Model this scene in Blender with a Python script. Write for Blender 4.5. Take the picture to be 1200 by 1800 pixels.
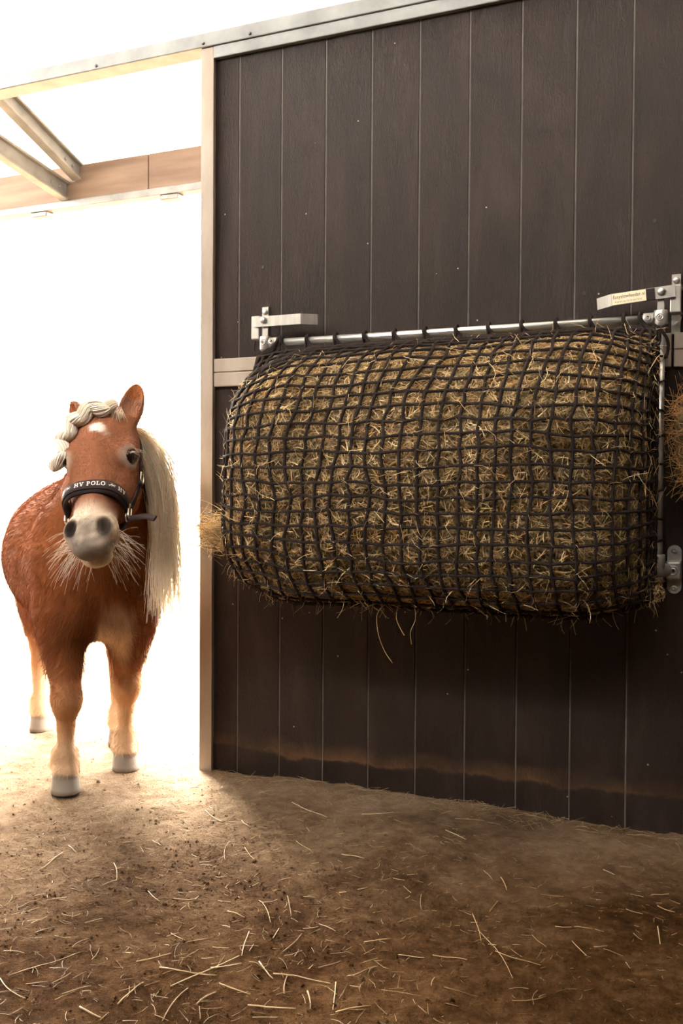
import bpy, bmesh, math
import numpy as np
from mathutils import Vector, Matrix

for o in list(bpy.data.objects):
    bpy.data.objects.remove(o)
scene = bpy.context.scene
COL = scene.collection
rng = np.random.default_rng(7)

# ------------------------------------------------------------------ camera
YAW, PITCH, ROLL = math.radians(24.255), math.radians(-1.1886), math.radians(0.3522)
cam_d = bpy.data.cameras.new('camera')
cam = bpy.data.objects.new('camera', cam_d)
COL.objects.link(cam)
fw = Vector((-math.sin(YAW) * math.cos(PITCH), math.cos(YAW) * math.cos(PITCH), math.sin(PITCH)))
rt = Vector((math.cos(YAW), math.sin(YAW), 0))
up = rt.cross(fw)
rt, up = rt * math.cos(ROLL) + up * math.sin(ROLL), up * math.cos(ROLL) - rt * math.sin(ROLL)
cam.matrix_world = Matrix(((rt.x, up.x, -fw.x, 1.7324), (rt.y, up.y, -fw.y, -2.7506), (rt.z, up.z, -fw.z, 0.90), (0, 0, 0, 1)))
cam_d.sensor_fit = 'VERTICAL'
cam_d.sensor_height = 36.0
cam_d.lens = 35.0
cam_d.clip_start = 0.05
cam_d.clip_end = 300
scene.camera = cam

# ------------------------------------------------------------------ light: an overcast, very bright white sky
SKY = 16.0
wd = bpy.data.worlds.new('sky')
scene.world = wd
wd.use_nodes = True
bg = wd.node_tree.nodes['Background']
bg.inputs['Color'].default_value = (1.0, 0.955, 0.895, 1)
bg.inputs['Strength'].default_value = SKY
sun_d = bpy.data.lights.new('sun', 'SUN')
SUN = 30.0
sun_d.energy = SUN
sun_d.angle = math.radians(28)
sun_d.color = (1.0, 0.95, 0.87)
sun = bpy.data.objects.new('sun', sun_d)
sun.rotation_euler = Vector((0.95, -0.95, -1.0)).to_track_quat('-Z', 'Y').to_euler()
COL.objects.link(sun)
PANEL_T = 0.20           # how much daylight the white roof sheets let through

LEFT_H = 2.7             # height of the unseen left wall; gap above it added to admit daylight
REAR_H = 4.5             # unseen rear wall; gap up to the roof added for fill light
scene.view_settings.view_transform = 'Standard'
scene.view_settings.look = 'None'
scene.view_settings.gamma = 1
scene.view_settings.use_curve_mapping = False
EXPO = 1.3
scene.view_settings.exposure = EXPO

# ------------------------------------------------------------------ materials
def new_mat(name):
    m = bpy.data.materials.new(name)
    m.use_nodes = True
    nt = m.node_tree
    b = nt.nodes['Principled BSDF']
    return m, nt, b

def nd(nt, t, **kw):
    n = nt.nodes.new(t)
    for k, v in kw.items():
        setattr(n, k, v)
    return n

def ramp(nt, stops):
    r = nd(nt, 'ShaderNodeValToRGB')
    while len(r.color_ramp.elements) < len(stops):
        r.color_ramp.elements.new(0.5)
    for e, (p, c) in zip(r.color_ramp.elements, stops):
        e.position = p
        e.color = (*c, 1) if len(c) == 3 else c
    return r

def coords(nt, scale=(1, 1, 1), obj=True):
    tc = nd(nt, 'ShaderNodeTexCoord')
    mp = nd(nt, 'ShaderNodeMapping')
    nt.links.new(tc.outputs['Object' if obj else 'Generated'], mp.inputs['Vector'])
    mp.inputs['Scale'].default_value = scale
    return mp.outputs['Vector']

def noise(nt, vec, scale, detail=4, rough=0.55, dist=0.0):
    n = nd(nt, 'ShaderNodeTexNoise')
    nt.links.new(vec, n.inputs['Vector'])
    n.inputs['Scale'].default_value = scale
    n.inputs['Detail'].default_value = detail
    n.inputs['Roughness'].default_value = rough
    n.inputs['Distortion'].default_value = dist
    return n.outputs['Fac']

def bump(nt, fac, strength, dist, bsdf, prev=None):
    b = nd(nt, 'ShaderNodeBump')
    b.inputs['Strength'].default_value = strength
    b.inputs['Distance'].default_value = dist
    nt.links.new(fac, b.inputs['Height'])
    if prev is not None:
        nt.links.new(prev, b.inputs['Normal'])
    nt.links.new(b.outputs['Normal'], bsdf.inputs['Normal'])
    return b.outputs['Normal']

def simple(name, c1, c2=None, rough=0.6, metal=0.0, scale=20, stretch=(1, 1, 1), bstr=0.0, bdist=0.002, detail=4, spec=None):
    m, nt, b = new_mat(name)
    b.inputs['Roughness'].default_value = rough
    b.inputs['Metallic'].default_value = metal
    if spec is not None:
        b.inputs['Specular IOR Level'].default_value = spec
    v = coords(nt, stretch)
    f = noise(nt, v, scale, detail)
    r = ramp(nt, [(0.3, c1), (0.7, c2 or c1)])
    nt.links.new(f, r.inputs['Fac'])
    nt.links.new(r.outputs['Color'], b.inputs['Base Color'])
    if bstr:
        bump(nt, f, bstr, bdist, b)
    return m

def attr_mat(name, rough=0.7, transl=0.0, spec=0.3, bscale=0, bstr=0.3, sheen=0.0):
    """colour comes from the mesh's own per-point colour attribute (coat pattern, stalk to stalk variation)"""
    m, nt, b = new_mat(name)
    a = nd(nt, 'ShaderNodeAttribute')
    a.attribute_name = 'tint'
    nt.links.new(a.outputs['Color'], b.inputs['Base Color'])
    b.inputs['Roughness'].default_value = rough
    b.inputs['Specular IOR Level'].default_value = spec
    if sheen:
        b.inputs['Sheen Weight'].default_value = sheen
    if bscale:
        f = noise(nt, coords(nt), bscale, 3)
        bump(nt, f, bstr, 0.003, b)
    if transl:
        t = nd(nt, 'ShaderNodeBsdfTranslucent')
        nt.links.new(a.outputs['Color'], t.inputs['Color'])
        mx = nd(nt, 'ShaderNodeMixShader')
        mx.inputs['Fac'].default_value = transl
        nt.links.new(b.outputs['BSDF'], mx.inputs[1])
        nt.links.new(t.outputs['BSDF'], mx.inputs[2])
        nt.links.new(mx.outputs['Shader'], nt.nodes['Material Output'].inputs['Surface'])
    return m

def board_material():
    m, nt, b = new_mat('dark_brown_board')
    tc = nd(nt, 'ShaderNodeTexCoord')
    oi = nd(nt, 'ShaderNodeObjectInfo')
    sc = nd(nt, 'ShaderNodeVectorMath', operation='SCALE')
    cmb = nd(nt, 'ShaderNodeCombineXYZ')
    for k in range(3):
        nt.links.new(oi.outputs['Random'], cmb.inputs[k])
    nt.links.new(cmb.outputs[0], sc.inputs[0])
    sc.inputs['Scale'].default_value = 40
    ad = nd(nt, 'ShaderNodeVectorMath', operation='ADD')
    nt.links.new(tc.outputs['Object'], ad.inputs[0])
    nt.links.new(sc.outputs[0], ad.inputs[1])
    mp = nd(nt, 'ShaderNodeMapping')
    mp.inputs['Scale'].default_value = (1, 1, 0.28)
    nt.links.new(ad.outputs[0], mp.inputs['Vector'])
    big = noise(nt, mp.outputs[0], 7, 4, 0.6, 0.8)
    fine = noise(nt, mp.outputs[0], 95, 6, 0.72, 3.0)
    r = ramp(nt, [(0.3, (0.0135, 0.0068, 0.0048)), (0.55, (0.023, 0.0124, 0.0090)), (0.75, (0.040, 0.0248, 0.0192))])
    nt.links.new(big, r.inputs['Fac'])
    # pale specks of dust
    vo = nd(nt, 'ShaderNodeTexVoronoi')
    vo.inputs['Scale'].default_value = 13
    nt.links.new(ad.outputs[0], vo.inputs['Vector'])
    sp = ramp(nt, [(0.0, (1, 1, 1)), (0.028, (1, 1, 1)), (0.034, (0, 0, 0))])
    nt.links.new(vo.outputs['Distance'], sp.inputs['Fac'])
    mx = nd(nt, 'ShaderNodeMix', data_type='RGBA')
    nt.links.new(sp.outputs['Color'], mx.inputs['Factor'])
    nt.links.new(r.outputs['Color'], mx.inputs['A'])
    mx.inputs['B'].default_value = (0.35, 0.32, 0.28, 1)
    # a tide line of dried mud along the foot of the wall
    geo = nd(nt, 'ShaderNodeNewGeometry')
    sep = nd(nt, 'ShaderNodeSeparateXYZ')
    nt.links.new(geo.outputs['Position'], sep.inputs[0])
    wob = noise(nt, geo.outputs['Position'], 5, 6, 0.65)
    ma = nd(nt, 'ShaderNodeMath', operation='MULTIPLY_ADD')
    nt.links.new(wob, ma.inputs[0])
    ma.inputs[1].default_value = 0.10
    nt.links.new(sep.outputs['Z'], ma.inputs[2])
    band = ramp(nt, [(0.128, (0, 0, 0)), (0.136, (0.8, 0.8, 0.8)), (0.148, (0.5, 0.5, 0.5)), (0.185, (0, 0, 0))])
    nt.links.new(ma.outputs[0], band.inputs['Fac'])
    patch = ramp(nt, [(0.38, (0, 0, 0)), (0.62, (0.9, 0.9, 0.9))])
    nt.links.new(noise(nt, geo.outputs['Position'], 3.1, 5, 0.6), patch.inputs['Fac'])
    pm_ = nd(nt, 'ShaderNodeMath', operation='MULTIPLY')
    nt.links.new(band.outputs['Color'], pm_.inputs[0])
    nt.links.new(patch.outputs['Color'], pm_.inputs[1])
    mx2 = nd(nt, 'ShaderNodeMix', data_type='RGBA')
    nt.links.new(pm_.outputs[0], mx2.inputs['Factor'])
    nt.links.new(mx.outputs['Result'], mx2.inputs['A'])
    mx2.inputs['B'].default_value = (0.17, 0.085, 0.035, 1)
    nt.links.new(mx2.outputs['Result'], b.inputs['Base Color'])
    rr = ramp(nt, [(0.3, (0.36,) * 3), (0.7, (0.52,) * 3)])
    nt.links.new(fine, rr.inputs['Fac'])
    nt.links.new(rr.outputs['Color'], b.inputs['Roughness'])
    b.inputs['Specular IOR Level'].default_value = 0.24
    n1 = bump(nt, fine, 1.0, 0.005, b)
    bump(nt, big, 0.25, 0.008, b, n1)
    return m

def soil_material():
    m, nt, b = new_mat('trodden_soil')
    v = coords(nt)
    big = noise(nt, v, 2.2, 5, 0.6, 0.3)
    mid = noise(nt, v, 22, 6, 0.7)
    fine = noise(nt, v, 170, 4, 0.7)
    r = ramp(nt, [(0.38, (0.040, 0.0170, 0.0055)), (0.5, (0.092, 0.044, 0.0165)), (0.62, (0.165, 0.088, 0.037))])
    ma = nd(nt, 'ShaderNodeMath', operation='MULTIPLY_ADD')
    nt.links.new(mid, ma.inputs[0])
    ma.inputs[1].default_value = 0.5
    m2 = nd(nt, 'ShaderNodeMath', operation='MULTIPLY')
    nt.links.new(big, m2.inputs[0])
    m2.inputs[1].default_value = 0.5
    nt.links.new(m2.outputs[0], ma.inputs[2])
    nt.links.new(ma.outputs[0], r.inputs['Fac'])
    # pale yard sand; its indoor blend paints the door light into the floor colour
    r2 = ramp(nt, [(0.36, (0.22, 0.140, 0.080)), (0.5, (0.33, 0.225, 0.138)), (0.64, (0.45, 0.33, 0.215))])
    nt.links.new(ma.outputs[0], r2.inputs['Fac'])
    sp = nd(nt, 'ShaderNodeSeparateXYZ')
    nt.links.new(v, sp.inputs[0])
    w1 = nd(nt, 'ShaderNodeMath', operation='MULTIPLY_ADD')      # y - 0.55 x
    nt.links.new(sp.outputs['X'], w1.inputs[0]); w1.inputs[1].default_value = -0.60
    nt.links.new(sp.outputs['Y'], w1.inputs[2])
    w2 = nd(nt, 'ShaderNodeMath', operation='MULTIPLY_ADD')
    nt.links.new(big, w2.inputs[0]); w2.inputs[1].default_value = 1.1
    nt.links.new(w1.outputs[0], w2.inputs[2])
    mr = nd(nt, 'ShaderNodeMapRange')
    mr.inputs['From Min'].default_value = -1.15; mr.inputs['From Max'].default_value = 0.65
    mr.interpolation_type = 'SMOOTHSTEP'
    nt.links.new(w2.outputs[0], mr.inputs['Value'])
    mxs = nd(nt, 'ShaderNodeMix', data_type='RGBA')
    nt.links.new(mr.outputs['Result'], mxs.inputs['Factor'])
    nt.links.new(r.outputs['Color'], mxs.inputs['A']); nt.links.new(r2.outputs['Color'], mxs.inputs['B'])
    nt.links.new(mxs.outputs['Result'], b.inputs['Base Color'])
    b.inputs['Roughness'].default_value = 0.95
    b.inputs['Specular IOR Level'].default_value = 0.02
    n1 = bump(nt, mid, 1.0, 0.035, b)
    bump(nt, fine, 1.0, 0.012, b, n1)
    return m

def panel_material():
    """thin white roof sheet: daylight above glows through it"""
    m, nt, b = new_mat('white_roof_sheet')
    f = noise(nt, coords(nt), 1.5, 5)
    r = ramp(nt, [(0.35, (0.80, 0.78, 0.72)), (0.6, (0.86, 0.85, 0.82))])
    nt.links.new(f, r.inputs['Fac'])
    nt.links.new(r.outputs['Color'], b.inputs['Base Color'])
    b.inputs['Roughness'].default_value = 0.6
    t = nd(nt, 'ShaderNodeBsdfTranslucent')
    t.inputs['Color'].default_value = (0.97, 0.95, 0.91, 1)
    mx = nd(nt, 'ShaderNodeMixShader')
    mx.inputs['Fac'].default_value = PANEL_T
    nt.links.new(b.outputs['BSDF'], mx.inputs[1])
    nt.links.new(t.outputs['BSDF'], mx.inputs[2])
    nt.links.new(mx.outputs['Shader'], nt.nodes['Material Output'].inputs['Surface'])
    return m

M = {}
M['board'] = board_material()
M['backing'] = simple('pale_seam', (0.05, 0.039, 0.031), (0.11, 0.088, 0.070), 0.7)  # paler than the planks, shows in the gaps between them
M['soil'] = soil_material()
M['panel'] = panel_material()
M['galv'] = simple('galvanised_steel', (0.115, 0.115, 0.105), (0.20, 0.20, 0.185), 0.5, 0.35, 9, (1, 1, 1), 0.08, 0.002, 6)
M['galv_worn'] = simple('galvanised_steel_dusty', (0.15, 0.10, 0.062), (0.31, 0.26, 0.205), 0.55, 0.3, 5, (1, 1, 0.35), 0.1, 0.002, 6)
M['steel'] = simple('satin_steel', (0.27, 0.245, 0.21), (0.37, 0.345, 0.30), 0.45, 0.7, 60, (1, 1, 0.2), 0.05, 0.001)
M['pipe'] = simple('aluminium_pipe', (0.46, 0.46, 0.43), (0.58, 0.58, 0.55), 0.32, 0.8, 40, (0.2, 1, 0.2), 0.04, 0.001)
M['cast'] = simple('cast_clamp', (0.34, 0.32, 0.29), (0.48, 0.46, 0.42), 0.42, 0.75, 50, bstr=0.15)
M['black'] = simple('black_void', (0.012, 0.011, 0.010), (0.02, 0.018, 0.016), 0.7)
M['wood'] = simple('weathered_plank', (0.10, 0.060, 0.038), (0.20, 0.135, 0.090), 0.75, 0, 6, (0.25, 1, 2.5), 0.3, 0.004, 6)
M['cord'] = simple('dark_brown_cord', (0.017, 0.011, 0.009), (0.036, 0.025, 0.021), 0.85, 0, 600, (1, 1, 1), 1.0, 0.003, 2, 0.15)
M['hay'] = attr_mat('dry_hay', 0.5, 0.10, 0.4)
M['haycore'] = simple('hay_core', (0.05, 0.028, 0.011), (0.42, 0.29, 0.13), 0.9, 0, 70, (1, 1, 1), 1.0, 0.02, 6)
M['chaff'] = attr_mat('straw_chaff', 0.6, 0.1, 0.3)
M['crumb'] = simple('soil_crumbs', (0.075, 0.040, 0.020), (0.18, 0.11, 0.06), 0.95, 0, 30, bstr=0.5, bdist=0.004)
M['coat'] = attr_mat('pony_coat', 0.85, 0, 0.08, 260, 0.25)
M['fur'] = attr_mat('pony_fur', 0.7, 0.35, 0.12)
M['mane'] = attr_mat('blond_hair', 0.5, 0.6, 0.3)
M['braid'] = attr_mat('braided_hair', 0.55, 0.12, 0.3)
M['eye'] = simple('dark_eye', (0.012, 0.008, 0.007), (0.02, 0.013, 0.010), 0.05, 0, 5)
M['lid'] = simple('grey_eyelid', (0.10, 0.085, 0.08), (0.16, 0.14, 0.13), 0.5, 0, 60, bstr=0.3)
M['strap'] = simple('brown_webbing', (0.030, 0.019, 0.018), (0.046, 0.030, 0.029), 0.7, 0, 900, (1, 1, 1), 0.5, 0.001, 2, 0.15)
M['pad'] = simple('dark_padding', (0.018, 0.012, 0.012), (0.028, 0.019, 0.019), 0.75, 0, 300, bstr=0.3, bdist=0.001, spec=0.15)
M['print_white'] = simple('white_print', (0.72, 0.66, 0.60), (0.78, 0.73, 0.68), 0.6)
M['brass'] = simple('pale_buckle_metal', (0.62, 0.55, 0.45), (0.72, 0.66, 0.56), 0.3, 0.9, 40)
M['sticker'] = simple('cream_sticker', (0.74, 0.60, 0.38), (0.80, 0.67, 0.45), 0.5, 0, 30)
M['ink'] = simple('brown_ink', (0.06, 0.045, 0.035), (0.07, 0.05, 0.04), 0.6)
M['rubber'] = simple('rubber_band', (0.25, 0.17, 0.12), (0.3, 0.2, 0.15), 0.6)
M['fence'] = simple('grey_fence_post', (0.35, 0.33, 0.31), (0.45, 0.43, 0.40), 0.8)

# ------------------------------------------------------------------ mesh helpers
def tag(o, label=None, cat=None, group=None, kind=None):
    if label: o['label'] = label
    if cat: o['category'] = cat
    if group: o['group'] = group
    if kind: o['kind'] = kind
    return o

def empty(name, loc=(0, 0, 0), rz=0.0):
    o = bpy.data.objects.new(name, None)
    o.empty_display_size = 0.1
    o.location = loc
    o.rotation_euler = (0, 0, rz)
    COL.objects.link(o)
    return o

def link(name, me, mat, parent=None):
    o = bpy.data.objects.new(name, me)
    if mat is not None and not me.materials:
        me.materials.append(mat)
    COL.objects.link(o)
    if parent is not None:
        o.parent = parent
    return o

def np_mesh(name, V, F, mat, parent=None, tint=None, smooth=False):
    """V (n,3); F (m,3) or (m,4) int array"""
    V = np.ascontiguousarray(V, dtype=np.float32)
    F = np.ascontiguousarray(F, dtype=np.int32)
    me = bpy.data.meshes.new(name)
    k = F.shape[1]
    me.vertices.add(len(V)); me.vertices.foreach_set('co', V.ravel())
    me.loops.add(F.size); me.loops.foreach_set('vertex_index', F.ravel())
    me.polygons.add(len(F))
    me.polygons.foreach_set('loop_start', np.arange(0, F.size, k, dtype=np.int32))
    try:
        me.polygons.foreach_set('loop_total', np.full(len(F), k, dtype=np.int32))
    except Exception:
        pass
    me.update(calc_edges=True)
    if smooth:
        me.polygons.foreach_set('use_smooth', np.ones(len(F), dtype=bool))
    if tint is not None:
        a = me.attributes.new('tint', 'FLOAT_COLOR', 'POINT')
        c = np.ones((len(V), 4), dtype=np.float32)
        c[:, :3] = tint
        a.data.foreach_set('color', c.ravel())
    me.validate()
    return link(name, me, mat, parent)

def bm_obj(name, bm, mat, parent=None, smooth=False):
    me = bpy.data.meshes.new(name)
    bmesh.ops.recalc_face_normals(bm, faces=bm.faces[:])
    bm.to_mesh(me); bm.free()
    if smooth:
        for p in me.polygons: p.use_smooth = True
    return link(name, me, mat, parent)

def box_bm(lo, hi, bev=0.0, seg=1, bm=None):
    bm2 = bmesh.new()
    bmesh.ops.create_cube(bm2, size=1)
    for v in bm2.verts:
        v.co = Vector([lo[k] + (v.co[k] + 0.5) * (hi[k] - lo[k]) for k in range(3)])
    if bev:
        bmesh.ops.bevel(bm2, geom=bm2.edges[:], offset=bev, segments=seg, affect='EDGES', profile=0.5)
    if bm is None:
        return bm2
    me = bpy.data.meshes.new('t'); bm2.to_mesh(me); bm2.free(); bm.from_mesh(me); bpy.data.meshes.remove(me)
    return bm

def box(name, lo, hi, mat, parent=None, bev=0.0, seg=1):
    return bm_obj(name, box_bm(lo, hi, bev, seg), mat, parent)

def nrm(v):
    return v / np.maximum(np.linalg.norm(v, axis=-1, keepdims=True), 1e-9)

def tubes(P, R, S=3, ref=None, caps=False):
    """P (N,K,3) polylines, R (N,K) radii -> V, F(quads)"""
    P = np.asarray(P, float); R = np.asarray(R, float)
    N, K, _ = P.shape
    T = np.empty_like(P)
    T[:, 1:-1] = P[:, 2:] - P[:, :-2]; T[:, 0] = P[:, 1] - P[:, 0]; T[:, -1] = P[:, -1] - P[:, -2]
    T = nrm(T)
    if ref is None:
        mean = nrm(P[:, -1] - P[:, 0] + 1e-6)
        ref = np.where(np.abs(mean[:, 2:3]) < 0.8, np.array([[0, 0, 1.0]]), np.array([[1.0, 0, 0]]))
        ref = nrm(ref - mean * (ref * mean).sum(-1, keepdims=True))
    ref = np.broadcast_to(np.asarray(ref, float), (N, 3))[:, None, :]
    n1 = nrm(np.cross(T, ref)); n2 = np.cross(T, n1)
    ang = np.arange(S) * 2 * np.pi / S
    ring = n1[:, :, None, :] * np.cos(ang)[None, None, :, None] + n2[:, :, None, :] * np.sin(ang)[None, None, :, None]
    V = (P[:, :, None, :] + ring * R[:, :, None, None]).reshape(-1, 3)
    base = (np.arange(N)[:, None, None] * K + np.arange(K - 1)[None, :, None]) * S
    s = np.arange(S)[None, None, :]; s2 = (s + 1) % S
    F = np.stack([base + s, base + s2, base + S + s2, base + S + s], -1).reshape(-1, 4)
    return V, F

def tube_obj(name, pts, r, mat, parent=None, S=10, ref=None, tint=None, smooth=True):
    pts = np.asarray(pts, float)
    rr = np.broadcast_to(np.asarray(r, float), (len(pts),)).copy()
    # closed ends: collapse an extra ring to a point
    pts = np.concatenate([pts[:1], pts, pts[-1:]]); rr = np.concatenate([[rr[0] * 0.02], rr, [rr[-1] * 0.02]])
    d0 = nrm(pts[2] - pts[1]); d1 = nrm(pts[-2] - pts[-3])
    pts[0] -= d0 * 1e-4; pts[-1] += d1 * 1e-4
    V, F = tubes(pts[None], rr[None], S, ref)
    return np_mesh(name, V, F, mat, parent, None if tint is None else np.tile(tint, (len(V), 1)), smooth)

def revolve(name, prof, mat, parent=None, S=20, axis='z', loc=(0, 0, 0), smooth=True):
    """prof: list of (radius, height) along the axis"""
    prof = np.asarray(prof, float)
    a = np.arange(S) * 2 * np.pi / S
    V = np.stack([prof[:, None, 0] * np.cos(a), prof[:, None, 0] * np.sin(a), np.repeat(prof[:, 1:2], S, 1)], -1).reshape(-1, 3)
    K = len(prof)
    b = np.arange(K - 1)[:, None] * S; s = np.arange(S)[None]; s2 = (s + 1) % S
    F = np.stack([b + s, b + s2, b + S + s2, b + S + s], -1).reshape(-1, 4)
    if axis == 'y': V = V[:, [0, 2, 1]] * np.array([1, -1, 1])      # height grows towards -y (into the room)
    elif axis == 'x': V = V[:, [2, 0, 1]]
    V = V + np.asarray(loc)
    return np_mesh(name, V, F, mat, parent, None, smooth)

def hash2(ix, iy, seed):
    h = (ix.astype(np.int64) * 374761393 + iy.astype(np.int64) * 668265263 + seed * 1442695041) & 0xffffffff
    h = ((h ^ (h >> 13)) * 1274126177) & 0xffffffff
    return ((h ^ (h >> 16)) & 0xffff) / 65535.0

def vnoise(x, y, seed=0):
    ix, iy = np.floor(x), np.floor(y); fx, fy = x - ix, y - iy
    fx = fx * fx * (3 - 2 * fx); fy = fy * fy * (3 - 2 * fy)
    ix = ix.astype(np.int64); iy = iy.astype(np.int64)
    a = hash2(ix, iy, seed); b = hash2(ix + 1, iy, seed); c = hash2(ix, iy + 1, seed); d = hash2(ix + 1, iy + 1, seed)
    return (a * (1 - fx) + b * fx) * (1 - fy) + (c * (1 - fx) + d * fx) * fy - 0.5

def ground(x, y):
    x = np.asarray(x, float); y = np.asarray(y, float)
    return (vnoise(x * 1.3, y * 1.3, 1) * 0.016 + vnoise(x * 6, y * 6, 2) * 0.010 + vnoise(x * 17, y * 17, 3) * 0.007
            + vnoise(x * 43, y * 43, 4) * 0.005)

# ------------------------------------------------------------------ setting: ground
gx = np.concatenate([[-40, -25, -15, -9, -6, -4.5], np.arange(-3.6, -1.0, 0.04), np.arange(-1.0, 2.9, 0.0135), np.arange(2.9, 4.4, 0.1), [5, 9, 20, 40]])
gy = np.concatenate([[-12, -8, -5, -3.6], np.arange(-2.9, 0.1, 0.0135), np.arange(0.1, 2.5, 0.045), np.arange(2.5, 6, 0.3), [8, 12, 20, 35, 60]])
XX, YY = np.meshgrid(gx, gy, indexing='ij')
V = np.stack([XX, YY, ground(XX, YY)], -1).reshape(-1, 3)
nx, ny = XX.shape
ii = (np.arange(nx - 1)[:, None] * ny + np.arange(ny - 1)[None]).ravel()
F = np.stack([ii, ii + ny, ii + ny + 1, ii + 1], -1)
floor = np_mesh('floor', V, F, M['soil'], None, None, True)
tag(floor, 'trodden brown soil floor of the stable running out into the yard', 'floor', kind='structure')

# ------------------------------------------------------------------ setting: dark plank wall
wall = box('wall_back', (0.02, 0.0018, -0.05), (3.25, 0.06, 2.29), M['backing'])
tag(wall, 'dark brown wall of upright planks behind the hay net', 'wall', kind='structure')
SEAM0, BW = 0.1318, 0.15063
def board_mesh(w, h):
    # tongue and groove plank: front face, rounded arrises, thickness; origin at foot, face at y=0
    c = 0.0035
    g = 0.0014
    prof = [(g, 0.02), (g, 0.0026), (g + c * 0.25, 0.001), (g + c * 0.7, 0.0), (w - g - c * 0.7, 0.0), (w - g - c * 0.25, 0.001), (w - g, 0.0026), (w - g, 0.02)]
    n = len(prof)
    V = np.array([(x, y, z) for z in (-0.05, h) for x, y in prof])
    F = [(i, (i + 1) % n, n + (i + 1) % n, n + i) for i in range(n)]
    me = bpy.data.meshes.new('board')
    me.from_pydata([tuple(v) for v in V], [], F + [tuple(range(n))[::-1], tuple(range(n, 2 * n))])
    me.update()
    me.materials.append(M['board'])
    return me
bm_full = board_mesh(BW, 2.285)
first = link('board', board_mesh(SEAM0 - 0.044, 2.285), M['board'], wall)
first.location = (0.044, 0, 0)
for k in range(21):
    o = link('board', bm_full, M['board'], wall)
    o.location = (SEAM0 + k * BW, 0, 0)
# two screw holes seen in the planks
for i, (x, z) in enumerate([(0.218, 1.60), (1.213, 1.443), (1.395, 1.62)]):
    revolve('screw_hole', [(0.0, 0.0008), (0.0045, 0.0008), (0.006, 0.0015), (0.006, 0.0)], M['black'], wall, 10, 'y', (x, 0.0, z))

# steel framing of the wall
def channel(name, lo, hi, mat, label, cat, bev=0.003):
    o = box(name, lo, hi, mat, None, bev, 2)
    return tag(o, label, cat, kind='structure')
post = channel('trim_1', (-0.002, -0.014, -0.03), (0.044, 0.055, 2.309), M['galv_worn'], 'upright galvanised steel post at the edge of the doorway', 'post')
box('flange', (0.0435, -0.018, -0.02), (0.0475, -0.004, 2.272), M['galv_worn'], post, 0.001)
lowrail = channel('trim_2', (0.044, -0.016, 2.270), (3.3, 0.05, 2.309), M['galv'], 'lower galvanised channel capping the tops of the dark planks', 'channel')
toprail = channel('trim_3', (-3.2, -0.020, 2.3095), (3.3, 0.055, 2.355), M['galv'], 'long galvanised steel header beam above doorway and wall', 'beam')
for x in (-0.42, 0.0, 0.17):
    revolve('bolt_head', [(0, 0.0055), (0.004, 0.005), (0.0055, 0.003), (0.0055, -0.002)], M['galv'], toprail, 6, 'y', (x + 0.01, -0.02, 2.322))
midrail = empty('trim_4', (0, 0, 0))
tag(midrail, 'horizontal galvanised rail screwed across the planks behind the hay net', 'rail', kind='structure')
for x0, x1 in ((0.0485, 1.443), (1.449, 3.2)):
    # two flat strips with a shallow groove between them
    bmr = bmesh.new()
    bmr = box_bm((x0, -0.014, 1.277), (x1, 0.0, 1.320), 0.003, 2, bmr)
    bmr = box_bm((x0, -0.010, 1.272), (x1, 0.0, 1.280), 0.001, 1, bmr)
    bmr = box_bm((x0, -0.014, 1.231), (x1, 0.0, 1.275), 0.003, 2, bmr)
    bm_obj('rail_strip', bmr, M['galv_worn'], midrail)

# ------------------------------------------------------------------ setting: roof
RS = 0.375
def roof_z(y): return 2.60 + RS * (1.5 - y)
ceil = empty('ceiling', (0, 0, 0))
tag(ceil, 'pale sloping roof of wide white sheets above the doorway', 'roof', kind='structure')
PW = 1.02
YA, YB, YC = 1.62, -1.25, -5.0
th = 0.03
def panel_mesh(w, Y0, Y1, mat):
    c = 0.006
    prof = [(0.0, th), (0.0, c), (c, 0.0), (w - c, 0.0), (w, c), (w, th)]
    n = len(prof)
    V = [(x, y, roof_z(y) + dz) for y in (Y0, Y1) for x, dz in prof]
    F = [(i, (i + 1) % n, n + (i + 1) % n, n + i) for i in range(n)] + [tuple(range(n)), tuple(range(n, 2 * n))[::-1]]
    me = bpy.data.meshes.new('roof_panel'); me.from_pydata(V, [], F); me.update()
    me.materials.append(mat)
    return me
pm = panel_mesh(PW - 0.001, YA, YB, M['panel'])
pm2 = panel_mesh(PW - 0.001, YB - 0.002, YC, M['wood'])  # unseen rear row, made opaque to keep the daylight near the wall
for k in range(-5, 5):
    for me_ in (pm, pm2):
        o = link('roof_panel', me_, None, ceil)
        o.location = (-1.105 + k * PW, 0, 0)

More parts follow.
